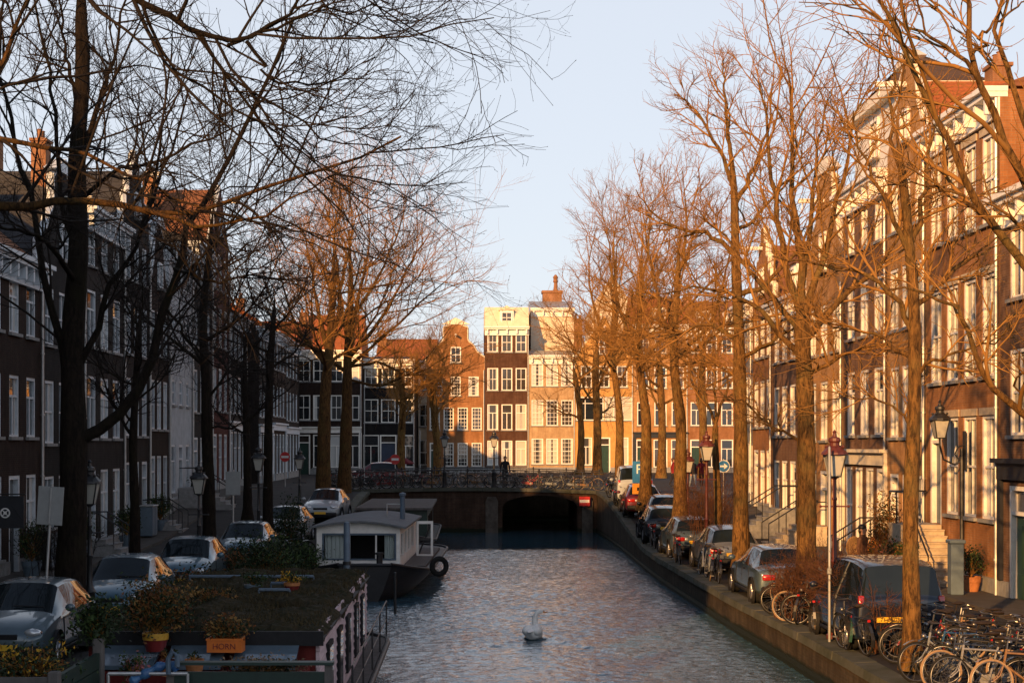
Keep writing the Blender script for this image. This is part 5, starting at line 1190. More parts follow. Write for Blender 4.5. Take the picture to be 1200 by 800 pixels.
for i in range(k):                                     # overlapping planks on the canal side
    za = z0 + (z1 - z0 + .08) * i / k; zb = z0 + (z1 - z0 + .08) * (i + 1) / k
    s_.add([(x1 - .02, y0 - .03, za), (x1 + .045, y0 - .03, za), (x1 + .045, y1, za), (x1 - .02, y1, za), (x1 - .02, y0 - .03, zb + .01), (x1 + .015, y0 - .03, zb + .01), (x1 + .015, y1, zb + .01), (x1 - .02, y1, zb + .01)],
           [(0,3,2,1),(4,5,6,7),(0,1,5,4),(1,2,6,5),(2,3,7,6),(3,0,4,7)])
s_.fin('plank_siding', M['siding'], hb)
for yy in (23.9, 25.8, 27.6, 29.6, 31.3):
    f_ = Sh(); f_.box(x1 + .03, x1 + .085, yy - .36, yy + .36, .85, 1.85); fo = f_.fin('window', M['trim_black'], hb)
    p_ = Sh(); p_.box(x1 + .08, x1 + .09, yy - .29, yy + .29, .92, 1.78); pn = p_.build('pane', M['pane_dark'], fo)
def turf(x0, x1, y0, y1, z, seed):
    xs = np.linspace(x0, x1, 60); ys = np.linspace(y0, y1, 150); X, Y = np.meshgrid(xs, ys); rg = np.random.default_rng(seed)
    Z = np.zeros_like(X)
    for q in range(40):
        a = rg.uniform(0, 6.28); l = rg.uniform(.15, 1.6); Z += .010 * l ** .6 * np.sin((X*math.cos(a) + Y*math.sin(a)) * 6.28 / l + rg.uniform(0, 6))
    Z += rg.normal(0, .012, X.shape); e = np.minimum(np.minimum(X - x0, x1 - X), np.minimum(Y - y0, y1 - Y)); Z = z + .12 + Z - .16 * np.exp(-e / .09)
    V = np.stack([X, Y, Z], -1).reshape(-1, 3); i = np.arange(149)[:, None] * 60 + np.arange(59)[None]
    return V, np.stack([i, i+1, i+61, i+60], -1).reshape(-1, 4)
V_, F_ = turf(x0 - .1, x1 + .1, y0 - .12, y1 + .1, 2.1, 2); o = obj('roof_turf', rawmesh('roof_turf', V_, F_, M['turf'], False), hb, -Vector(hb.location))
rg = np.random.default_rng(8); n = 9000; c = np.stack([rg.uniform(x0 - .08, x1 + .08, n), rg.uniform(y0 - .1, y1 + .08, n), np.full(n, 2.22)], -1)
keep = (np.sin(c[:, 0]*2.3 + c[:, 1]*1.1) + np.sin(c[:, 1]*2.9 - c[:, 0]) + rg.normal(0, .8, n)) > -.2; c = c[keep]; n = len(c)
d = np.stack([rg.normal(0, .04, n), rg.normal(0, .04, n), rg.uniform(.03, .13, n)], -1); wv = unit(np.cross(d, rg.normal(size=(n, 3)))) * .008
V_ = np.stack([c - wv, c + wv, c + d], 1).reshape(-1, 3); o = obj('roof_grass', rawmesh('roof_grass', V_, np.arange(3*n).reshape(-1, 3), M['grass_dry'], False), hb, -Vector(hb.location)); o['kind'] = 'stuff'
fa = Sh(); fa.box(x0 - .12, x1 + .1, y0 - .16, y0 - .1, 1.98, 2.19); fa.box(x0 - .12, x0 - .08, y0 - .1, y1 + .1, 1.98, 2.17); fa.box(x0 - .12, x1 + .1, y0 - .1, y1 + .1, 2.06, 2.09); fa.fin('roof_edge', M['trim_black'], hb)
for xa, xb in ((-5.35, -4.45), (-4.3, -3.5), (-3.35, -2.45)):
    h_ = Sh(); h_.add([(xa, y0 - .75, 1.72), (xb, y0 - .75, 1.72), (xb, y0 - .17, 1.93), (xa, y0 - .17, 1.93), (xa, y0 - .75, 1.78), (xb, y0 - .75, 1.78), (xb, y0 - .17, 1.99), (xa, y0 - .17, 1.99)], [(0,3,2,1),(4,5,6,7),(0,1,5,4),(1,2,6,5),(2,3,7,6),(3,0,4,7)])
    h_.fin('glass_hatch', M['panel_blue'], hb)
bs = Sh(); bs.box(x0 + .1, x1 - .1, y0 - .78, y0 - .003, 1.2, 1.7); bs.fin('hatch_box', M['boat_red'], hb)
for xa, xb, yy in ((-5.5, -3.05, 30.4), (-3.75, -3.2, 27.6), (-3.7, -3.35, 28.9)):
    r_ = Sh(); r_.tube([(xa, yy, 2.3), (xb, yy, 2.3)], .03, 6); r_.tube([(xa, yy, 2.1), (xa, yy, 2.3)], .02, 5); r_.tube([(xb, yy, 2.1), (xb, yy, 2.3)], .02, 5); r_.fin('roof_rail', M['steel_blue'], hb)
dk = Sh(); dk.box(-5.45, -1.95, 19.4, 22.45, .6, .68); dk.box(x1 + .05, -1.78, 22.45, 34, .6, .66); dk.fin('deck', M['wood_grey'], hb)
rl = Sh()
for yy in (24, 26.5, 29, 31.5, 34): rl.tube([(-1.8, yy, .65), (-1.8, yy, 1.45)], .018, 6)
rl.tube([(-1.8, 24, 1.45), (-1.8, 34, 1.45)], .014, 6); rl.tube([(-1.8, 24, 1.05), (-1.8, 34, 1.05)], .01, 6); rl.fin('deck_railing', M['iron'], hb)
# things on and before its front deck
def tyre_fender(loc, rot, label):
    mb = MB(); n = 20; mb.tube([(.25*math.cos(2*math.pi*k/n), 0, .25*math.sin(2*math.pi*k/n)) for k in range(n)], .09, 10, closed=True)
    o = mb.build('tyre_fender', M['tyre'], None, True); o.location = loc; o.rotation_euler = rot; return tag(o, label, 'fender')
sc_ = empty('deck_screen', (-3.0, 20.45, .68), 0, 'dark green plank screen across the front deck of the red houseboat', 'screen')
q = MB()
for i in range(6): q.box(-.95, 1.15, -.025, .025, .02 + i*.2, .205 + i*.2)
q.build('plank_panel', M['boat_green'], sc_); q = MB(); q.box(-1.0, -.9, -.06, .06, 0, 1.3); q.build('post', M['wood_grey'], sc_); q = MB(); q.box(1.1, 1.2, -.06, .06, 0, 1.3); q.build('post', M['wood_grey'], sc_); q = MB(); q.box(-1.02, 1.22, -.09, .09, 1.3, 1.34); q.build('cap_rail', M['boat_green'], sc_)
p0 = Vector((-4.85, 17.6, .65)); p1 = Vector((-5.0, 20.6, .65))
gp = empty('planter_fence', (-4.95, 18.4, .45), 0, 'tall dark green plank planter with grey posts in the bottom left corner', 'planter')
dY = 2.2
q = MB()
for i in range(8): q.box(-.03, .03, 0.06, dY - .06, .0 + i*.21, .2 + i*.21)
q.build('side_panel', M['boat_green'], gp); q = MB()
for i in range(8): q.box(-1.6, -.062, -.03, .03, .0 + i*.21, .2 + i*.21)
q.build('front_panel', M['wood_grey'], gp)
for yy in (0, dY): q = MB(); q.bevbox(-.07, .07, yy - .07, yy + .07, -.2, 1.86 if yy else 1.74, .015); q.build('post', M['wood_grey'], gp)
q = MB(); q.box(-1.6, -.035, .035, dY, 1.35, 1.5); q.build('soil', M['turf'], gp)
bt = MB(); P = spline([(-4.45, 20.3, 1.86), (-4.3, 20.32, 1.95), (-4.12, 20.35, 2.05), (-3.95, 20.38, 2.08), (-3.88, 20.4, 2.0)], 16)
rgx = np.random.default_rng(3); bt.tube([tuple(p) for p in P], list(.055 + .02 * np.sin(np.arange(16) * 1.7)), 10)
M['tarp_blue'] = pm('blue tarpaulin', (.015, .06, .2), .4, .35, 9, .5, c2=(.06, .16, .3))
rr_ = empty('deck_rail', (-4.25, 20.3, .68), 0, 'pale tubular deck rail with grey bent handle before the red houseboat', 'rail')
q = MB(); q.tube([(-.5, 0, 1.2), (.55, 0, 1.2)], .025, 8); q.tube([(-.5, 0, 0), (-.5, 0, 1.2)], .022, 8); q.tube([(.55, 0, 0), (.55, 0, 1.2)], .022, 8); q.tube([(-.5, 0, .98), (.55, 0, .98)], .02, 8); q.build('rail', M['zinc'], rr_)
q = MB(); q.tube([(.3, -.02, 1.2), (.3, -.04, 1.4), (.36, -.04, 1.5), (.42, -.04, 1.45), (.42, -.04, 1.3)], .035, 8); q.build('handle', M['steel_blue'], rr_)
o = bt.build('rolled_tarpaulin', M['tarp_blue'], None, True); o.location.z = -.1; tag(o, 'blue rolled tarpaulin lying along the green deck screen', 'tarpaulin')
tyre_fender((-1.62, 23.2, .35), (0, 0, R(90)), 'black tyre fender hanging on the red houseboat side')

# --- white cabin boat
wb = empty('cabin_boat', (-3.2, 55, 0), R(-2.0), 'black hulled boat with off white wheelhouse and wide front windows', 'boat')
hull(wb, -1.75, 2.2, -6.9, 8, .82, M['hull_black'], 2.6, .32, .42)
cx0, cx1, cy0, cy1, cz0, cz1 = -1.6, 1.15, -4.6, 3.0, .85, 2.2
q = MB()
wy = [(-1.38, -.83), (-.63, .48), (.53, .98)]
for a, b in ((cx0, -1.42), (1.02, cx1)): q.box(a, b, cy0, cy0 + .1, cz0, cz1)
q.box(-1.42, 1.02, cy0, cy0 + .1, cz0, 1.12); q.box(-1.42, 1.02, cy0, cy0 + .1, 2.0, cz1)
q.box(cx0, cx0 + .1, cy0 + .1, cy1, cz0, cz1); q.box(cx1 - .1, cx1, cy0 + .1, cy1, cz0, 1.2); q.box(cx1 - .1, cx1, cy0 + .1, cy1, 1.95, cz1)
for a, b in ((cy0 + .1, -4.2), (-3.0, -2.6), (-1.4, -1.0), (.2, .6), (1.8, cy1)): q.box(cx1 - .1, cx1, a, b, 1.2, 1.95)
q.box(cx0 + .1, cx1 - .1, cy1 - .1, cy1, cz0, cz1); q.build('cabin_wall', M['boat_white'], wb)
q = MB(); q.box(-1.42, -1.36, cy0 - .02, cy0 + .08, 1.12, 2.0); q.box(.96, 1.02, cy0 - .02, cy0 + .08, 1.12, 2.0); q.box(-1.36, .96, cy0 - .02, cy0 + .08, 1.94, 2.0); q.box(-1.36, .96, cy0 - .02, cy0 + .08, 1.12, 1.17)
q.box(-.66, -.6, cy0 - .01, cy0 + .07, 1.17, 1.94); fo = q.build('window_frame', M['steel_blue'], wb)
q = MB(); q.box(.33, .38, cy0 - .015, cy0 + .07, 1.17, 1.94); q.build('mullion', M['boat_white'], fo)
q = MB(); q.box(-1.36, .96, cy0 + .05, cy0 + .056, 1.17, 1.94); m_, n_, b_ = _new('clear boat glass'); tp = n_.nodes.new('ShaderNodeBsdfTransparent'); mx_ = n_.nodes.new('ShaderNodeMixShader'); lw = n_.nodes.new('ShaderNodeFresnel'); lw.inputs[0].default_value = 1.45; b_.inputs['Base Color'].default_value = (.02, .02, .02, 1); b_.inputs['Roughness'].default_value = .02; n_.links.new(lw.outputs[0], mx_.inputs[0]); n_.links.new(tp.outputs[0], mx_.inputs[1]); n_.links.new(b_.outputs[0], mx_.inputs[2]); n_.links.new(mx_.outputs[0], n_.nodes['Material Output'].inputs[0]); M['clear'] = m_
q.build('front_pane', M['clear'], fo)
for a, b in ((-1.34, -.7), (-.6, -.5), (.62, .93)):
    q = MB(); k = 14; P = [(a + (b - a)*t/k, cy0 + .18 + .025*math.sin(t*2.1)) for t in range(k + 1)]
    for (xa, ya), (xb, yb) in zip(P[:-1], P[1:]): q.quad((xa, ya, 1.1), (xb, yb, 1.1), (xb, yb, 1.97), (xa, ya, 1.97))
    q.build('curtain', M['curtain'], wb)
q = MB(); q.box(cx0 + .12, cx1 - .12, cy0 + 1.6, cy0 + 1.65, .9, 2.1); q.box(cx0 + .1, cx1 - .1, cy0 + .1, cy1 - .1, .8, .86); q.build('cabin_interior', M['trim_black'], wb)
for a, b in ((-4.2, -3.0), (-2.6, -1.4), (-1.0, .2), (.6, 1.8)): q = MB(); q.box(cx1 - .05, cx1 - .04, a, b, 1.2, 1.95); q.build('side_pane', M['pane_dark'], wb)
q = MB(); nn = 10; P = [(cx0 - .2 + (cx1 - cx0 + .4)*t/nn, cz1 + .02 + .2*math.sin(math.pi*t/nn)) for t in range(nn + 1)]
q.prism(P + [(x, z - .06) for x, z in P[::-1]], cy0 - .25, cy1 + .2); q.build('cabin_roof', M['roof_felt'], wb)
q = MB(); q.prism([(x, z - .061) for x, z in P[1:-1]] + [(cx1 + .02, cz1 - .02), (cx0 - .02, cz1 - .02)], cy0 + .003, cy0 + .097); q.build('front_gable', M['boat_white'], wb)
q = MB(); q.lathe([(.09, 2.3), (.09, 3.1), (.12, 3.12), (.12, 3.2), (0, 3.24)], (.95, -1.0, 0), 12); q.build('chimney', M['steel_blue'], wb)
q = MB(); q.tube([(.4, -1.0, 2.82), (.95, -1.0, 2.82)], .02, 6); q.tube([(.4, -1.0, 2.3), (.4, -1.0, 2.82)], .02, 6); q.build('chimney_stay', M['zinc'], wb)
q = MB(); q.lathe([(.1, 0), (.1, .35), (.14, .36), (.14, .42), (0, .43)], (.6, -6.0, 1.05), 10); q.build('bollard', M['iron'], wb)
q = MB(); q.box(1.2, 1.95, -4, 5, .84, .9); q.build('side_deck', M['wood_grey'], wb)
tyre_fender((-3.2 + 2.28, 49.6, .98), (0, R(15), R(25)), 'black tyre fender hanging on the bow of the white cabin boat')
fb = empty('folding_frame', (-1.55, 55.5, .85), R(-2), 'white wooden hatch frame with dark cross bars standing on the cabin boat side deck', 'frame')
q = MB(); q.box(-.3, -.22, -.04, .04, 0, 1.3); q.box(.22, .3, -.04, .04, 0, 1.3); q.box(-.22, .22, -.04, .04, 1.2, 1.3); q.box(-.22, .22, -.04, .04, 0, .1); q.build('frame', M['boat_white'], fb)
q = MB(); q.tube([(-.22, .05, .1), (.22, .05, 1.2)], .03, 6); q.box(-.22, .22, .02, .05, .6, .68); q.build('cross_bar', M['iron'], fb)
# --- dark boat beyond it
db = empty('houseboat', (-3.3, 74, 0), 0, 'dark low houseboat behind the white cabin boat near the bridge', 'houseboat')
hull(db, -1.9, 1.9, -8, 8, .7, M['hull_black'], 2.2, .3, .4)
q = MB(); q.box(-1.5, 1.5, -5.5, 6, .7, 2.0); q.build('cabin_wall', M['boat_green'], db)
for yy in (-4.2, -2, .2, 2.4): q = MB(); q.box(1.5, 1.53, yy, yy + 1.2, 1.1, 1.7); q.build('window', M['pane_dark'], db)
for xx in (-1.1, .3): q = MB(); q.box(xx, xx + .8, -5.53, -5.5, 1.1, 1.75); q.build('window', M['pane_dark'], db)
q = MB(); q.box(-1.7, 1.7, -5.7, 6.2, 2.0, 2.1); q.build('cabin_roof', M['wood_grey'], db)
mp = empty('mooring_pole', (-2.72, 34.6, -2), 0, 'blue grey steel mooring pole standing in front of the white cabin', 'mooring pole')
q = MB(); q.lathe([(.075, 0), (.075, 5.1), (.06, 5.16), (0, 5.18)], (0, 0, 0), 14); q.build('pole', M['steel_blue'], mp, True)
q = MB(); q.lathe([(.095, 4.2), (.095, 4.28)], (0, 0, 0), 14); q.build('collar', M['iron'], mp)
m2 = empty('mooring_pole', (-2.1, 44.5, -2), 0, 'thin dark mooring pole in the water before the black bow', 'mooring pole')
q = MB(); q.lathe([(.04, 0), (.04, 3.2), (0, 3.22)], (0, 0, 0), 10); q.build('pole', M['iron'], m2, True)
# ================================================================== street lamps
def crown_lantern(root, z, body, s=1.0, x=0, y=0):
    """four sided glass lantern, wider at the top, with a crowned lid"""
    def ring(h, z_): return [(x - h*s, y - h*s, z_), (x + h*s, y - h*s, z_), (x + h*s, y + h*s, z_), (x - h*s, y + h*s, z_)]
    a, b = ring(.105, z), ring(.19, z + .46*s); g = MB(); g.add(a + b, [(0,3,2,1), (0,1,5,4), (1,2,6,5), (2,3,7,6), (3,0,4,7)]); g.build('lantern_glass', M['glow_glass'], root)
    f = MB()
    for i in range(4):
        f.tube([a[i], b[i]], .016*s, 5); f.tube([a[i], a[(i+1) % 4]], .016*s, 5); f.tube([b[i], b[(i+1) % 4]], .024*s, 5)
    f.build('lantern_frame', M['iron'], root)
    c = MB(); c.lathe([(.285*s, z + .455*s), (.27*s, z + .5*s), (.17*s, z + .6*s), (.1*s, z + .64*s), (.1*s, z + .7*s), (.13*s, z + .74*s), (.12*s, z + .8*s), (.05*s, z + .83*s), (.03*s, z + .9*s), (.045*s, z + .93*s), (0, z + .98*s)], (x, y, 0), 4 if False else 12)
    for k in range(4):
        an = math.pi/4 + k*math.pi/2; c.blob((x + .2*s*math.cos(an), y + .2*s*math.sin(an), z + .62*s), .035*s, 6)
    c.build('lantern_crown', M[body], root)
def lamp(px, topy, Y, label, body='iron', base=None, h=None):
    p = at(px, topy, Y); z0 = base if base is not None else zs(Y)
    H = p.z - z0 if h is None else h
    root = empty('street_lamp', (p.x, Y, z0), 0, label, 'street lamp'); z = H - .98
    q = MB(); q.lathe([(.17, 0), (.17, .1), (.13, .14), (.12, .8), (.15, .84), (.1, .92), (.065, 1.0), (.055, 1.6), (.075, 1.63), (.05, 1.68), (.04, z - .5), (.06, z - .47), (.038, z - .42), (.036, z - .06), (.09, z - .02), (.1, z)], (0, 0, 0), 14)
    q.build('post', M[body], root, True); q = MB(); q.tube([(-.28, 0, z - .62), (.28, 0, z - .62)], .016, 6); q.blob((-.29, 0, z - .62), .03, 6); q.blob((.29, 0, z - .62), .03, 6); q.build('ladder_bar', M[body], root)
    crown_lantern(root, z, body)
lamp(978, 503, 32.0, 'red brown lantern post before the thick elm trunk on the right bank', 'redpost')
lamp(828, 504, 50, 'red brown lantern post between parked cars farther along the right bank', 'redpost')
lamp(806, 525, 62.5, 'red brown lantern post near the person, far along the right bank', 'redpost')
lamp(105, 538, 33.6, 'black lantern post right of the big dark trunk on the left bank')
lamp(233, 540, 46, 'black lantern post left of the slim dark elm on the left bank')
lamp(303, 520, 56.5, 'black lantern post left of the thin dark elm on the left bank')
lamp(351, 524, 70, 'black lantern post beside the thick golden crowned elm')
lamp(579, 503, BY + .45, 'black lantern post standing at the middle of the bridge railing', base=zd(1.5) - .03)
lamp(521, 503, BY + .45, 'black lantern post on the left half of the bridge', base=zd(1.2) - .03)
wl = empty('wall_lantern', (XR, 43.2, 0), R(-90), 'crown lantern on a curled bracket fixed to the tall stoop house', 'lantern')
zl = at(1112, 500, 42).z
q = MB(); q.box(-.09, .09, -.05, -.005, zl - 1.2, zl - .1); q.tube([(0, -.05, zl - .9), (0, -.3, zl - 1.05), (0, -.62, zl - .9), (0, -.72, zl - .5), (0, -.72, zl - .3)], .028, 7)
q.tube([(0, -.05, zl - .5), (0, -.2, zl - .55), (0, -.3, zl - .75), (0, -.2, zl - .88), (0, -.12, zl - .78)], .02, 6); q.build('bracket', M['iron'], wl)
crown_lantern(wl, zl - .3, 'iron', 1.1, 0, -.72)
q = MB(); q.tube([(0, -.1, 1.4), (0, -.1, zl - .6)], .06, 8); q.build('standpipe', M['iron'], wl)

# ================================================================== signs
M['sign_grey'] = pm('grey sign back', (.30, .31, .31), .5, .1, 4, 0, .3); M['sign_blue'] = pm('blue sign face', (.02, .16, .40), .4, .05, 4, 0); M['sign_white'] = pm('white sign face', (.75, .75, .73), .4, .05, 4, 0)
M['sign_red'] = pm('red sign face', (.5, .02, .02), .4, .05, 4, 0); M['sign_orange'] = pm('orange sign face', (.75, .3, .03), .4, .05, 4, 0)
def sign(px, py, Y, w_, h_, label, faces, tilt=0, post=True, base=None, round_=False, rz=0, name='road_sign'):
    p = at(px, py, Y); z0 = base if base is not None else zs(Y)
    r = empty(name, (p.x, Y, z0), R(rz), label, 'sign'); r.rotation_euler = (0, R(tilt), R(rz)); zc = p.z - z0
    q = MB(); q.lathe([(.03, 0), (.03, zc + h_/2 + .05), (0, zc + h_/2 + .06)], (0, .045, 0), 10); q.build('post', M['zinc'], r, True)
    q = MB()
    if round_: q.lathe([(0, -.008), (w_/2, -.008), (w_/2, .01), (0, .01)], (0, 0, zc), 24, 0, 'y')
    else: q.bevbox(-w_/2, w_/2, -.008, .012, zc - h_/2, zc + h_/2, .006)
    pl = q.build('plate', M['sign_grey' if not faces else faces[0]], r)
    return r, zc, pl
r, zc, pl = sign(49, 592, 31.2, .52, .78, 'grey back of a leaning road sign beside the big dark trunk', None, tilt=3.5)
q = MB(); q.tube([(-.0, -.02, zc - .36), (0, -.02, zc + .36)], .02, 6); q.build('back_rib', M['zinc'], r)
sign(273, 566, 52, .5, .8, 'grey back of a road sign left of the thin dark elm', None)
r, zc, pl = sign(749, 553, 70.5, .62, 1.0, 'blue parking sign with orange panel below it on the right bank', ('sign_blue',))
obj('lettering', text_mesh('P', .62, M['sign_white']), pl, (0, -.012, zc + .12), (R(90), 0, 0))
q = MB(); q.bevbox(-.31, .31, -.008, .012, zc - 1.0, zc - .52, .006); pl2 = q.build('lower_panel', M['sign_orange'], r); q = MB(); q.box(-.1, .1, -.012, -.009, zc - .85, zc - .7); q.build('symbol', M['letter_dark'], pl2)
r, zc, pl = sign(848, 546, 74, .6, .6, 'round blue sign beside the tall straight elm trunk', ('sign_blue',), round_=True)
q = MB(); q.lathe([(.27, -.011), (.3, -.011), (.3, -.009), (.27, -.009)], (0, 0, zc), 24, 0, 'y', 1, False); q.build('rim', M['sign_white'], pl)
q = MB(); q.prism([(-.17, zc - .04), (.02, zc - .04), (.02, zc - .14), (.2, zc), (.02, zc + .14), (.02, zc + .04), (-.17, zc + .04)], -.012, -.009); q.build('symbol', M['sign_white'], pl)
for px, py, Y, lab in ((463, 538, 95.0, 'round no entry sign before the blue black corner house'), (334, 535, 95.0, 'round no entry sign before the white arched house')):
    r, zc, pl = sign(px, py, Y, .62, .62, lab, ('sign_red',), round_=True, base=2.3)
    q = MB(); q.box(-.22, .22, -.013, -.009, zc - .07, zc + .07); q.build('symbol', M['sign_white'], pl)
p = at(685, 587, BY - .42); r = empty('waterway_sign', (p.x, BY - .4, 0), 0, 'square red sign with white bar on the right bridge pier', 'sign')
q = MB(); q.box(-.3, .3, -.03, .05, p.z - .26, p.z + .26); pl = q.build('plate', M['sign_red'], r); q = MB(); q.box(-.27, .27, -.036, -.032, p.z - .08, p.z + .08); q.build('symbol', M['sign_white'], pl)
q = MB(); q.box(-.05, .05, .05, .15, p.z - .4, p.z + .2); q.build('bracket', M['iron'], r)
p = at(22, 601, 45); r = empty('hanging_sign', (-13.6, 45.2, 0), R(0), 'black hanging shop sign with pale round emblem at the left edge', 'sign')
q = MB(); q.box(-.55, .55, -.03, .03, p.z - .45, p.z + .5); q.build('board', M['shop_dark'], r)
q = MB(); q.lathe([(.11, -.036), (.15, -.036), (.15, -.031), (.11, -.031)], (0, 0, p.z), 20, 0, 'y', 1, False); q.lathe([(0, -.036), (.05, -.036), (.05, -.031), (0, -.031)], (0, 0, p.z), 16, 0, 'y')
for k in range(4):
    a = k*math.pi/2 + .78; q.tube([(.05*math.cos(a), -.034, p.z + .05*math.sin(a)), (.12*math.cos(a), -.034, p.z + .12*math.sin(a))], .012, 4)
q.build('emblem', M['sign_white'], r); q = MB(); q.tube([(-.5, 0, p.z + .55), (.6, 0, p.z + .55)], .02, 6); q.build('bracket', M['iron'], r)
for px, Y, h_, lab in ((972, 31.5, 4.0, 'thin pale pole standing left of the red brown lantern post'), (492, 95, 3.5, 'thin grey pole on the far street before the blue black house'), (427, 90, 6.2, 'tall pale flag pole by the left end of the bridge')):
    z0 = zs(Y); r = empty('metal_pole', (put(px, Y), Y, z0), 0, lab, 'pole'); q = MB(); q.lathe([(.03, 0), (.026, h_), (0, h_ + .03)], (0, 0, 0), 10); q.build('pole', M['sign_grey'], r, True); q = MB(); q.lathe([(.05, h_*.35), (.05, h_*.35 + .12)], (0, 0, 0), 10); q.build('collar', M['sign_grey'], r)

# ================================================================== plants
def leaves(rg, n, cen, rad, size, clumps=14, droop=0):
    """leaf-sized quads in uneven clumps"""
    cc = rg.normal(size=(clumps, 3)); cc = unit(cc) * rg.uniform(.35, .95, (clumps, 1)) * np.array(rad) + np.array(cen)
    w_ = rg.integers(0, clumps, n); c = cc[w_] + rg.normal(size=(n, 3)) * np.array(rad) * .24
    u = unit(rg.normal(size=(n, 3))); v = unit(np.cross(u, rg.normal(size=(n, 3)))); s = size * rg.uniform(.5, 1.3, (n, 1))
    V = np.stack([c - u*s, c + v*s*.45, c + u*s, c - v*s*.45], 1).reshape(-1, 3)
    return V, np.arange(4*n).reshape(-1, 4), cc
def shrub(label, loc, rad, n, size, mats, seed, name='shrub', cat='shrub', zc=None, clumps=16, pot=None, group=None, stems=True):
    rg = np.random.default_rng(seed); r = empty(name, loc, 0, label, cat, group); z0 = 0
    if pot:
        pr, ph, pmats = pot; q = MB(); b = [(pr*.72, 0), (pr*.95, ph*.62)]; q.lathe(b, (0,0,0), 18); q.lathe([(pr*.72, .0), (pr*.74, ph*.1)], (0,0,0), 18)
        q.lathe([(pr*.95, ph*.62), (pr, ph*.64), (pr*1.04, ph), (pr*.94, ph), (pr*.9, ph*.9), (0, ph*.9)], (0,0,0), 18, 1); q.build('pot', [M[pmats[0]], M[pmats[1]]], r, True); z0 = ph
    zc = zc if zc is not None else z0 + rad[2] * .95
    J = Join(); cc = None
    for i, m in enumerate(mats):
        V, Fq, c_ = leaves(np.random.default_rng(seed + (0 if i < 9 else i)), n // len(mats), (0, 0, zc), rad, size, clumps); V = V + rg.normal(0, .03, 3)
        rr = np.random.default_rng(seed + 50 + i); V2, F2, c2 = leaves(rr, n // len(mats), (0, 0, zc), rad, size, clumps); J.add(V2, F2, i); cc = c2 if cc is None else np.vstack([cc, c2])
    obj('foliage', J.mesh('foliage', [M[m] for m in mats], False), r)
    if stems:
        P = np.stack([np.linspace(0, 1, 6)[:, None] * (c - np.array([0, 0, z0 - .02])) + np.array([0, 0, z0 - .02]) + np.array([0, 0, .12]) * np.sin(np.linspace(0, 3.14, 6))[:, None] * (np.hypot(c[0], c[1]) + .05) for c in cc])
        K = Join(); K.add(*tubes(P, np.tile(np.linspace(.014, .004, 6), (len(P), 1)), 4)); obj('stems', K.mesh('stems', [M['twig']]), r)
    return r
def bramble(label, loc, rad, h, k, seed, mat='twig', group=None, leaf=0):
    """leafless arching stems"""
    rg = np.random.default_rng(seed); r = empty('bare_shrub', loc, 0, label, 'shrub', group)
    b = np.stack([rg.uniform(-rad[0]*.6, rad[0]*.6, k), rg.uniform(-rad[1]*.7, rad[1]*.7, k), np.zeros(k)], -1); e = b * rg.uniform(1.0, 1.7, (k, 1)); e[:, 2] = h * rg.uniform(.55, 1, k)
    t = np.linspace(0, 1, 9)[None, :, None]; P = b[:, None]*(1-t) + e[:, None]*t; P[:, :, 2] += .18*h*np.sin(t[..., 0]*3.0); P[:, 1:] += np.cumsum(rg.normal(0, .018, (k, 8, 3)), 1)
    R0 = np.tile(np.linspace(.011, .005, 9), (k, 1)); P1, R1 = grow(rg, P, R0, 6, .2, 1, 45, 15, .5, .3, .006, 6, .1, .2, .003, 0, .2); P2, R2 = grow(rg, P1, R1, 4, .2, 1, 42, 15, .5, .3, .004, 4, .05, .2, .0025, 0, .08)
    K = Join(); K.add(*tubes(P, R0, 5)); obj('stems', K.mesh('stems', [M[mat]]), r); K = Join(); K.add(*tubes(P1, R1, 4)); K.add(*tubes(P2, R2, 3)); obj('twigs', K.mesh('twigs', [M[mat]]), r)
    if leaf: V, Fq, _ = leaves(rg, leaf, (0, 0, h*.5), (rad[0]*.8, rad[1], h*.5), .035, 20); obj('leaves', rawmesh('leaves', V, Fq, M['leaf_rust'], False), r)
    return r
M['twig_red'] = pm('dark reddish thorn stems', (.10, .045, .025), .85, .3, 2, 0)
M['pot_red'] = pm('dark red glazed pot', (.16, .02, .02), .35, .2, 5, .1); M['pot_yellow'] = pm('yellow glazed pot', (.55, .3, .04), .4, .2, 5, .1); M['terracotta'] = pm('terracotta', (.42, .17, .07), .8, .25, 6, .2)
M['crate_orange'] = pm('orange plastic crate', (.6, .15, .02), .4, .12, 5, .1); M['flower_yellow'] = pm('yellow flower', (.5, .27, .03), .6, .3, 3, 0); M['flower_orange'] = pm('orange flower', (.6, .2, .03), .6, .3, 3, 0); M['flower_pink'] = pm('dull pink flower', (.35, .12, .12), .6, .3, 3, 0)
shrub('big rusty leafed shrub in a yellow rimmed red pot on the red houseboat', (-4.46, 21.95, 1.96), (.52, .42, .42), 3400, .034, ['leaf_rust', 'leaf_dark', 'leaf_ochre', 'leaf_dark'], 61, 'potted_shrub', 'potted plant', pot=(.185, .26, ('pot_red', 'pot_yellow')), clumps=20)
shrub('empty looking terracotta pot on the hatch of the red houseboat', (-3.78, 21.25, 1.7), (.08, .08, .05), 60, .03, ['leaf_dark'], 62, 'potted_plant', 'potted plant', pot=(.13, .24, ('terracotta', 'terracotta')), clumps=4)
shrub('small brown pot left of the terracotta pot on the hatch', (-4.15, 21.3, 1.7), (.1, .1, .08), 120, .03, ['leaf_dark', 'leaf_rust'], 63, 'potted_plant', 'potted plant', pot=(.12, .22, ('terracotta', 'pot_red')), clumps=5)
cr = empty('plant_crate', (-3.46, 22.0, 1.945), R(-3), 'bright orange crate with dark red lettering holding plants on the red houseboat', 'crate')
q = MB(); L_, W_, H_ = .25, .13, .2
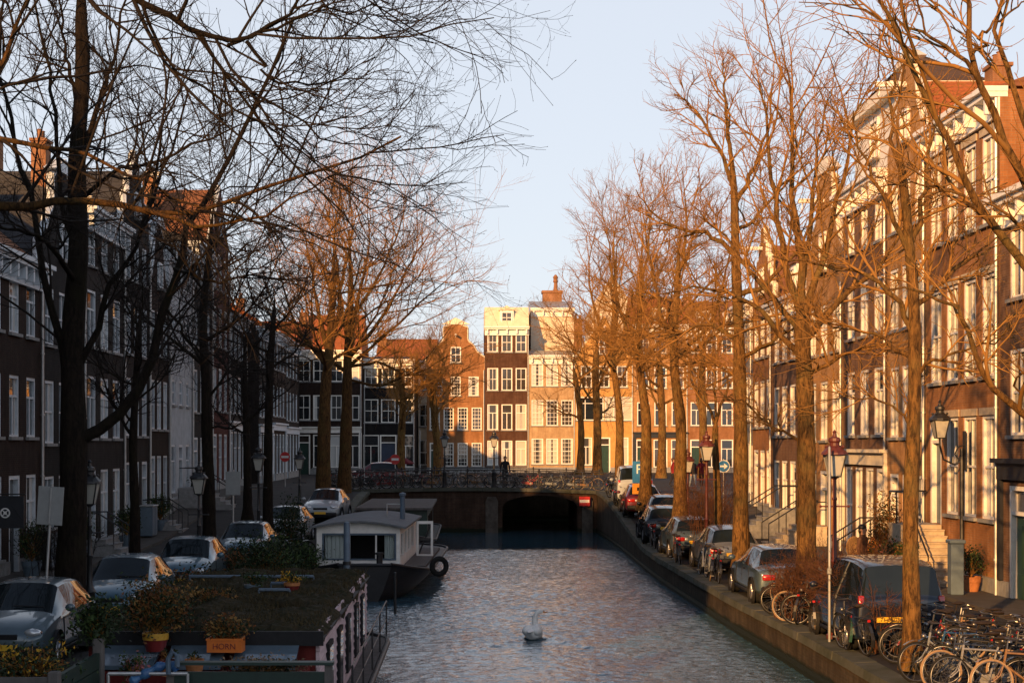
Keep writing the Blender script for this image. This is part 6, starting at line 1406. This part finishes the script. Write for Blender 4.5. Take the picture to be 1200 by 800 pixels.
q.box(-L_, L_, -W_, -W_ + .015, 0, H_); q.box(-L_, L_, W_ - .015, W_, 0, H_); q.box(-L_, -L_ + .015, -W_ + .015, W_ - .015, 0, H_); q.box(L_ - .015, L_, -W_ + .015, W_ - .015, 0, H_); q.box(-L_ + .015, L_ - .015, -W_ + .015, W_ - .015, .1, .17)
q.box(-L_ - .012, L_ + .012, -W_ - .012, -W_ - .001, H_ - .03, H_); q.build('crate', M['crate_orange'], cr); obj('lettering', text_mesh('HORN', .115, M['pot_red'], .003), cr, (0, -W_ - .003, .085), (R(90), 0, 0))
shrub('ochre leafed plant growing from the orange crate', (-3.45, 22.02, 2.1), (.36, .2, .2), 1100, .032, ['leaf_ochre', 'leaf_rust', 'leaf_dark'], 64, 'crate_plant', 'plant', clumps=14)
shrub('yellow flowering plant in a low pot on the turf roof', (-3.25, 28.4, 2.2), (.25, .2, .12), 420, .03, ['flower_yellow', 'leaf_dark', 'leaf_green'], 65, 'potted_plant', 'potted plant', pot=(.15, .16, ('pot_red', 'terracotta')), clumps=8)
shrub('low dark green plant on the turf roof beside the yellow flowers', (-3.95, 28.2, 2.2), (.3, .22, .14), 500, .03, ['leaf_dark', 'leaf_green'], 66, 'potted_plant', 'potted plant', pot=(.15, .14, ('shop_blue', 'shop_blue')), clumps=8)
shrub('dry brown plant in a trough at the middle of the turf roof', (-4.35, 26.2, 2.2), (.42, .22, .16), 700, .03, ['leaf_rust', 'leaf_dark', 'leaf_ochre'], 67, 'trough_plant', 'plant', clumps=10)
shrub('row of pale dry seed heads behind the dark green deck screen', (-2.72, 20.62, 1.8), (.62, .1, .14), 1300, .026, ['leaf_dry', 'leaf_dry', 'leaf_dark'], 68, 'dry_plant', 'plant', clumps=26)
shrub('dark plants with few yellow flowers in the corner planter at the bottom left', (-5.45, 19.2, 1.9), (.55, .7, .26), 1500, .035, ['leaf_dark', 'leaf_rust', 'leaf_dark', 'leaf_green', 'leaf_dark', 'flower_yellow', 'leaf_dark', 'leaf_dark'], 69, 'flower_plant', 'plant', clumps=22)
shrub('dark green shrub at the back end of the corner planter', (-5.0, 20.75, 2.2), (.32, .3, .32), 1500, .04, ['leaf_dark', 'leaf_green', 'leaf_dark'], 70, 'shrub', 'shrub', clumps=14)
shrub('small red flowered plant beside the pale deck rail', (-4.55, 20.9, 1.7), (.22, .15, .2), 420, .03, ['leaf_dark', 'flower_pink', 'leaf_green'], 71, 'flower_plant', 'plant', clumps=9)
# hedges on the left quay
for i, (px, Y, rx, ry, h_, lab, ms) in enumerate([(262, 44.5, .8, 1.2, 1.0, 'dark brown green hedge on the left quay nearest the turf roof', ['leaf_dark', 'leaf_dark', 'leaf_rust']), (310, 46.5, 1.1, 1.6, 1.2, 'dark bushy hedge on the left quay before the blue car', ['leaf_dark', 'leaf_dark', 'leaf_green']),
        (348, 50, .9, 1.2, .8, 'low green shrub on the left quay beside the white cabin', ['leaf_dark', 'leaf_green']), (338, 58.5, .7, 1.5, 1.7, 'tall dark shrub on the left quay before the white van', ['leaf_dark', 'leaf_dark']), (225, 38, .7, 1, .9, 'dark shrub behind the pale blue van on the left quay', ['leaf_dark', 'leaf_rust'])]):
    shrub(lab, (put(px, Y), Y, zs(Y) - .1), (rx, ry, h_ * .6), 5200, .05, ms, 80 + i, 'hedge', 'hedge', clumps=34)
# right quay brambles
for i, (px, Y, rx, ry, h_, k, lab) in enumerate([(990, 32.6, .6, 1.5, 1.6, 84, 'tangle of bare reddish brambles on the quay before the dark van'), (930, 35.4, .6, 1.0, 1.3, 60, 'bare brambles between the lantern post and the silver saloon'), (1032, 30.2, .4, .8, 1.1, 44, 'bare brambles under the yellow number plate of the van'), (830, 54.3, .9, 1.4, 2.6, 60, 'large bare reddish bush hiding the silver hatchback')]):
    bramble(lab, (put(px, Y), Y, zs(Y)), (rx, ry), h_, k, 90 + i, 'twig_red', leaf=160)
bramble('bare thorny bush along the left street beside the houses', (-11.9, 45, zs(45)), (.8, 2), 1.6, 40, 97, 'twig_dark')
# plants by the right fronts
shrub('tall conical brown green bush in a pot by the right house fronts', (12.7, 46.8, zs(46) + .1), (.5, .5, 1.0), 2600, .045, ['leaf_rust', 'leaf_dark', 'leaf_ochre'], 101, 'potted_shrub', 'potted plant', pot=(.35, .5, ('terracotta', 'terracotta')), clumps=26)
for i, (px, Y, c, lab) in enumerate([(1008, 44.5, 'flower_orange', 'orange flowers in a pot on the right pavement behind the van'), (975, 47.0, 'flower_orange', 'orange flowered bush on the right pavement behind the lantern post'), (1045, 45.5, 'flower_pink', 'pinkish flowers in a pot on the right pavement beside the conical bush'), (1062, 44.2, 'leaf_ochre', 'ochre leafed potted plant on the right pavement beside the slim elm trunk'), (1178, 41.5, 'leaf_dark', 'dark potted shrub at the right picture edge beside the stoop')]):
    shrub(lab, (max(12.3, min(13.6, put(px, Y))), Y, zs(Y) + .1), (.4, .4, .4), 1000, .04, ['leaf_dark', c, 'leaf_green'], 110 + i, 'potted_plant', 'potted plant', pot=(.26, .4, ('terracotta', 'terracotta')), clumps=16)
for i, (x, Y, lab) in enumerate([(-13.2, 46.5, 'dark potted shrub under the windows at the left edge'), (-13.3, 52.5, 'dark potted shrub beside a left house door'), (-13.2, 59.5, 'green potted shrub before the pale blue door on the left'), (-13.2, 66, 'dark bushy potted plant by the left steps'), (-13.2, 75.8, 'dark round shrub on the steps of the white plastered house')]):
    shrub(lab, (x, Y, zs(Y) + .1), (.5, .5, .6), 1400, .05, ['leaf_dark', 'leaf_dark', 'leaf_green'], 120 + i, 'potted_shrub', 'potted plant', pot=(.3, .45, ('shop_blue', 'shop_blue')), clumps=18)

# ================================================================== bollards, posts, chair, bins, covers
M['bollard_tan'] = pm('sunlit tan painted bollard', (.34, .2, .09), .7, .25, 6, .2)  # plain tan paint, varied only by noise
for px, Y, lab in ((1134, 42.4, 'tan tapered bollard at the foot of the stone stoop'), (1120, 44.6, 'second tan bollard farther along the right kerb'), (1146, 40.6, 'short tan bollard nearest the picture edge on the right kerb')):
    r = empty('bollard', (12.15, Y, zs(Y)), 0, lab, 'bollard'); q = MB(); q.lathe([(.17, 0), (.17, .12), (.13, .16), (.1, .82), (.12, .86), (.1, .92), (.05, .97), (0, .98)], (0, 0, 0), 14); q.build('post', M['bollard_tan'], r, True); q = MB()
    for k in range(3): q.box(-.02, .02, -.125, -.1, .45 + k*.1, .52 + k*.1)
    q.build('emblem', M['iron'], r)
r = empty('gate_post', (12.9, 40.6, zs(40) + .1), 0, 'blue grey painted post beside the lower steps of the stoop', 'post'); q = MB(); q.bevbox(-.17, .17, -.17, .17, 0, 1.35, .02); q.build('post', M['shop_blue'], r); q = MB(); q.bevbox(-.21, .21, -.21, .21, 1.352, 1.45, .02); q.build('cap', M['shop_blue'], r)
for i, (px, Y, hh, cc, lab) in enumerate([(912, 49.5, .5, 'bollard_tan', 'brown round backed chair standing on the pavement by a right house door')]):
    r = empty('garden_chair', (12.3, Y, zs(Y) + .0), R(200), lab, 'chair'); q = MB(); q.bevbox(-.24, .24, -.24, .24, .42, .47, .015); q.build('seat', M[cc], r)
    q = MB(); q.lathe([(0, -.015), (.28, -.015), (.3, 0), (.28, .02), (0, .02)], (0, .25, .78), 20, 0, 'y', 1.15); q.build('backrest', M[cc], r)
    for sx in (-1, 1):
        for sy in (-1, 1): q = MB(); q.tube([(sx*.2, sy*.2, .42), (sx*.23, sy*.23, 0)], .02, 6); q.build('leg', M['iron'], r)
r = empty('bike_cover', (10.25, 25.9, zs(26)), R(15), 'pale blue plastic cover pulled over a saddle in the bike crowd', 'cover'); M['cover_blue'] = pm('pale blue plastic', (.22, .48, .66), .4, .3, 8, .6)
V_, F_ = [], []; q = MB(); rgc = np.random.default_rng(2); nn = 14; kk = 7
for i in range(kk):
    z = 1.03 - .2 * (i / (kk-1)) ** 1.5
    for j in range(nn): a = 2*math.pi*j/nn; rr = (.02 + .16 * (i/(kk-1)) ** .6) * (1 + .16*rgc.normal() * (i/(kk-1))); q.v.append((rr*1.5*math.cos(a), rr*math.sin(a), z))
q.f = [(i*nn+j, i*nn+(j+1) % nn, (i+1)*nn+(j+1) % nn, (i+1)*nn+j) for i in range(kk-1) for j in range(nn)]; q.m = [0]*len(q.f); q.build('cover', M['cover_blue'], r, True)
for i, (x, Y, lab) in enumerate([(-13.3, 48.6, 'dark rubbish container by the left house wall'), (-13.2, 63.6, 'grey electricity cabinet by the left grey brick house')]):
    r = empty('street_cabinet', (x, Y, zs(Y) + .1), R(90), lab, 'cabinet'); q = MB(); q.bevbox(-.5, .5, -.25, .25, .05, 1.25, .02); q.build('box', M['shop_blue' if i else 'shop_dark'], r); q = MB(); q.bevbox(-.54, .54, -.3, .3, 1.252, 1.32, .02); q.build('lid', M['sign_grey'], r)
    for s in (-1, 1): q = MB(); q.box(s*.25 - .22, s*.25 + .22, -.262, -.25, .12, 1.18); q.build('door', M['shop_blue'], r)
r = empty('red_canopy', (put(466, 104), 104, 2.3), 0, 'dark red market parasol folded out behind the bikes on the far left street', 'parasol'); M['canopy_red'] = pm('dark red canvas', (.12, .01, .016), .8, .2, 5, .2)
q = MB(); q.lathe([(.03, 0), (.03, 2.0)], (0,0,0), 8); q.build('pole', M['zinc'], r); q = MB(); q.lathe([(1.1, 1.3), (1.1, 1.4), (.6, 1.7), (0, 1.9)], (0,0,0), 8); q.build('canopy', M['canopy_red'], r)
# ================================================================== people
def person(label, loc, rz, coat, legs_, hair, pose='stand', k=1.0):
    """one continuous skinned body, coat and trousers as separate materials of it; hair as a child"""
    r = empty('person', loc, rz, label, 'person')
    sw = .22 if pose == 'walk' else .04
    V = [(0,0,.95),(0,0,1.15),(0,0,1.36),(0,.0,1.5),(0,-.015,1.56),(0,-.02,1.66),(0,-.01,1.76)]; Rd = [.15,.14,.165,.07,.062,.095,.075]; E = [(0,1),(1,2),(2,3),(3,4),(4,5),(5,6)]
    for s in (-1, 1):
        b = len(V); f = sw * s
        V += [(s*.095,0,.88),(s*.1,-f*.5,.5),(s*.1,-f + .02,.09),(s*.11,-f - .14,.035)]; Rd += [.1,.062,.045,.04]; E += [(0,b),(b,b+1),(b+1,b+2),(b+2,b+3)]
        a = len(V); V += [(s*.19,0,1.42),(s*.25,.03 + f*.3,1.15),(s*.26,-.06 + f*.6,.92),(s*.26,-.08 + f*.65,.84)]; Rd += [.068,.05,.038,.034]; E += [(2,a),(a,a+1),(a+1,a+2),(a+2,a+3)]
        for i in range(4): c = len(V); x = s*(.235 + .017*i); y = -.10 + f*.66 + (.012*i - .02); V += [(x, y, .79), (x - s*.006, y - .02, .745 - .006*(i == 1))]; Rd += [.011,.009]; E += [(a+3,c),(c,c+1)]
        c = len(V); V += [(s*.222, -.12 + f*.66, .82), (s*.215, -.135 + f*.66, .785)]; Rd += [.012,.010]; E += [(a+3,c),(c,c+1)]
    me = bpy.data.meshes.new('body'); me.from_pydata([(x*k, y*k, z*k) for x, y, z in V], E, []); o = bpy.data.objects.new('body', me); col.objects.link(o)
    md = o.modifiers.new('k', 'SKIN'); sv = me.skin_vertices[0].data
    for i, q_ in enumerate(Rd): sv[i].radius = (q_*k*1.0, q_*k*(.72 if i in (0, 1, 2) else 1.0))
    sv[0].use_root = True; md.use_smooth_shade = True; sd = o.modifiers.new('s', 'SUBSURF'); sd.levels = 2
    bpy.context.view_layer.update(); m2 = bpy.data.meshes.new_from_object(o.evaluated_get(bpy.context.evaluated_depsgraph_get())); bpy.data.objects.remove(o)
    m2.materials.clear(); 
    for m in (coat, legs_, 'skin', 'shop_dark'): m2.materials.append(M[m])
    for p in m2.polygons:
        c = p.center / k; p.material_index = 2 if (c.z > 1.53 or (c.z < .86 and abs(c.x) > .195)) else 0 if c.z > .84 else 3 if c.z < .1 else 1
    m2.name = 'body'; obj('body', m2, r)
    h = MB(); h.blob((0, .015*k, 1.715*k), (.105*k, .118*k, .095*k), 14); h.blob((0, .06*k, 1.63*k), (.09*k, .06*k, .1*k), 12); h.build('hair', M[hair], r, True)
    fc = MB()
    for s in (-1, 1): fc.blob((s*.034*k, -.108*k, 1.675*k), (.013*k, .008*k, .008*k), 8)
    fc.box(-.022*k, .022*k, -.111*k, -.1*k, 1.603*k, 1.61*k); fc.build('face', M['letter_dark'], r)
    nz = MB(); nz.blob((0, -.115*k, 1.645*k), (.014*k, .02*k, .024*k), 8)
    for s in (-1, 1): nz.blob((s*.097*k, 0, 1.65*k), (.012*k, .022*k, .032*k), 8)
    nz.build('nose_and_ears', M['skin'], r, True)
    return r
M['skin'] = pm('skin', (.42, .22, .14), .55, .08, 6, 0); M['hair_black'] = pm('black hair', (.012, .009, .008), .5, .3, 20, .2); M['hair_brown'] = pm('brown hair', (.06, .03, .015), .5, .3, 20, .2)
M['cloth_dark'] = pm('dark cloth', (.025, .024, .028), .9, .3, 8, .2); M['cloth_red'] = pm('wine red cloth', (.2, .02, .025), .9, .2, 8, .2); M['denim'] = pm('pale denim', (.2, .24, .3), .9, .2, 9, .2); M['cloth_brown'] = pm('brown cloth', (.12, .06, .035), .9, .25, 8, .2)
person('person in black coat and pale trousers walking on the right street near the bridge', (put(812, 92), 92, 2.3), R(20), 'cloth_dark', 'denim', 'hair_brown', 'walk')
person('person in wine red coat beside the walker on the right street', (put(822, 93), 93, 2.3), R(160), 'cloth_red', 'cloth_dark', 'hair_black', 'walk')
person('dark haired person in brown jacket on the street behind the dark van', (put(1011, 42.5), 42.5, zs(42)), R(50), 'cloth_brown', 'cloth_dark', 'hair_black', 'stand', 1.03)
person('person in wine red coat crossing the far street near the right trees', (put(789, 96), 96, 2.3), R(90), 'cloth_red', 'cloth_dark', 'hair_brown', 'walk')
person('person in dark coat standing among the bikes on the bridge', (put(592, 89), 89, zd(2) - .05), R(0), 'cloth_dark', 'cloth_dark', 'hair_black', 'stand')

# ================================================================== the swan
def swan():
    r = empty('swan', (SWAN.x, SWAN.y, 0), R(-14), 'white swan swimming alone in the middle of the canal', 'swan'); r.scale = (1.12, 1.12, 1.15)
    # local +y is forward: body hull, upright S neck, small head
    V = [(0,-.52,.20),(0,-.36,.15),(0,-.12,.11),(0,.12,.11),(-.01,.27,.16),(-.04,.32,.27),(-.055,.29,.38),(-.03,.26,.48),(.015,.26,.56),(.08,.285,.585),(.15,.31,.56)]
    Rd = [.02,.13,.205,.19,.135,.09,.07,.06,.057,.062,.032]
    me = bpy.data.meshes.new('body'); me.from_pydata(V, [(i, i+1) for i in range(len(V)-1)], []); o = bpy.data.objects.new('body', me); col.objects.link(o)
    o.modifiers.new('k', 'SKIN').use_smooth_shade = True; sv = me.skin_vertices[0].data
    for i, q_ in enumerate(Rd): sv[i].radius = (q_, q_*(.8 if i < 5 else 1))
    sv[2].use_root = True; o.modifiers.new('s', 'SUBSURF').levels = 3
    bpy.context.view_layer.update(); m2 = bpy.data.meshes.new_from_object(o.evaluated_get(bpy.context.evaluated_depsgraph_get())); bpy.data.objects.remove(o)
    m2.materials.clear(); m2.materials.append(M['feather']); m2.name = 'body'; obj('body', m2, r)
    for s in (-1, 1):
        w_ = MB(); w_.blob((0, 0, 0), (.13, .34, .13), 20); o = w_.build('wing', M['feather'], r, True); o.location = (s*.085, -.12, .19); o.rotation_euler = (R(-3), 0, R(s*7))
        e = MB(); e.blob((.1, .29 - s*.04, .592), .009, 8); e.build('eye', M['letter_dark'], r, True)
    b = MB(); b.lathe([(.026, 0), (.022, .04), (.013, .085), (0, .11)], (.15, .312, .555), 10, 0, 'x', .7); b.build('beak', M['beak'], r, True)
    b = MB(); b.blob((.16, .312, .58), (.016, .014, .014), 8); b.build('beak_knob', M['letter_dark'], r, True)
    t = MB(); t.lathe([(.1, -.36), (.075, -.5), (.03, -.62), (0, -.66)], (0, 0, .21), 12, 0, 'y', .5); t.build('tail', M['feather'], r, True)
M['feather'] = pm('white feathers', (.9, .88, .84), .85, .1, 14, .3, stretch=(2, .5, 2)); M['beak'] = pm('orange beak', (.6, .2, .03), .4, .1, 8, 0)
swan()
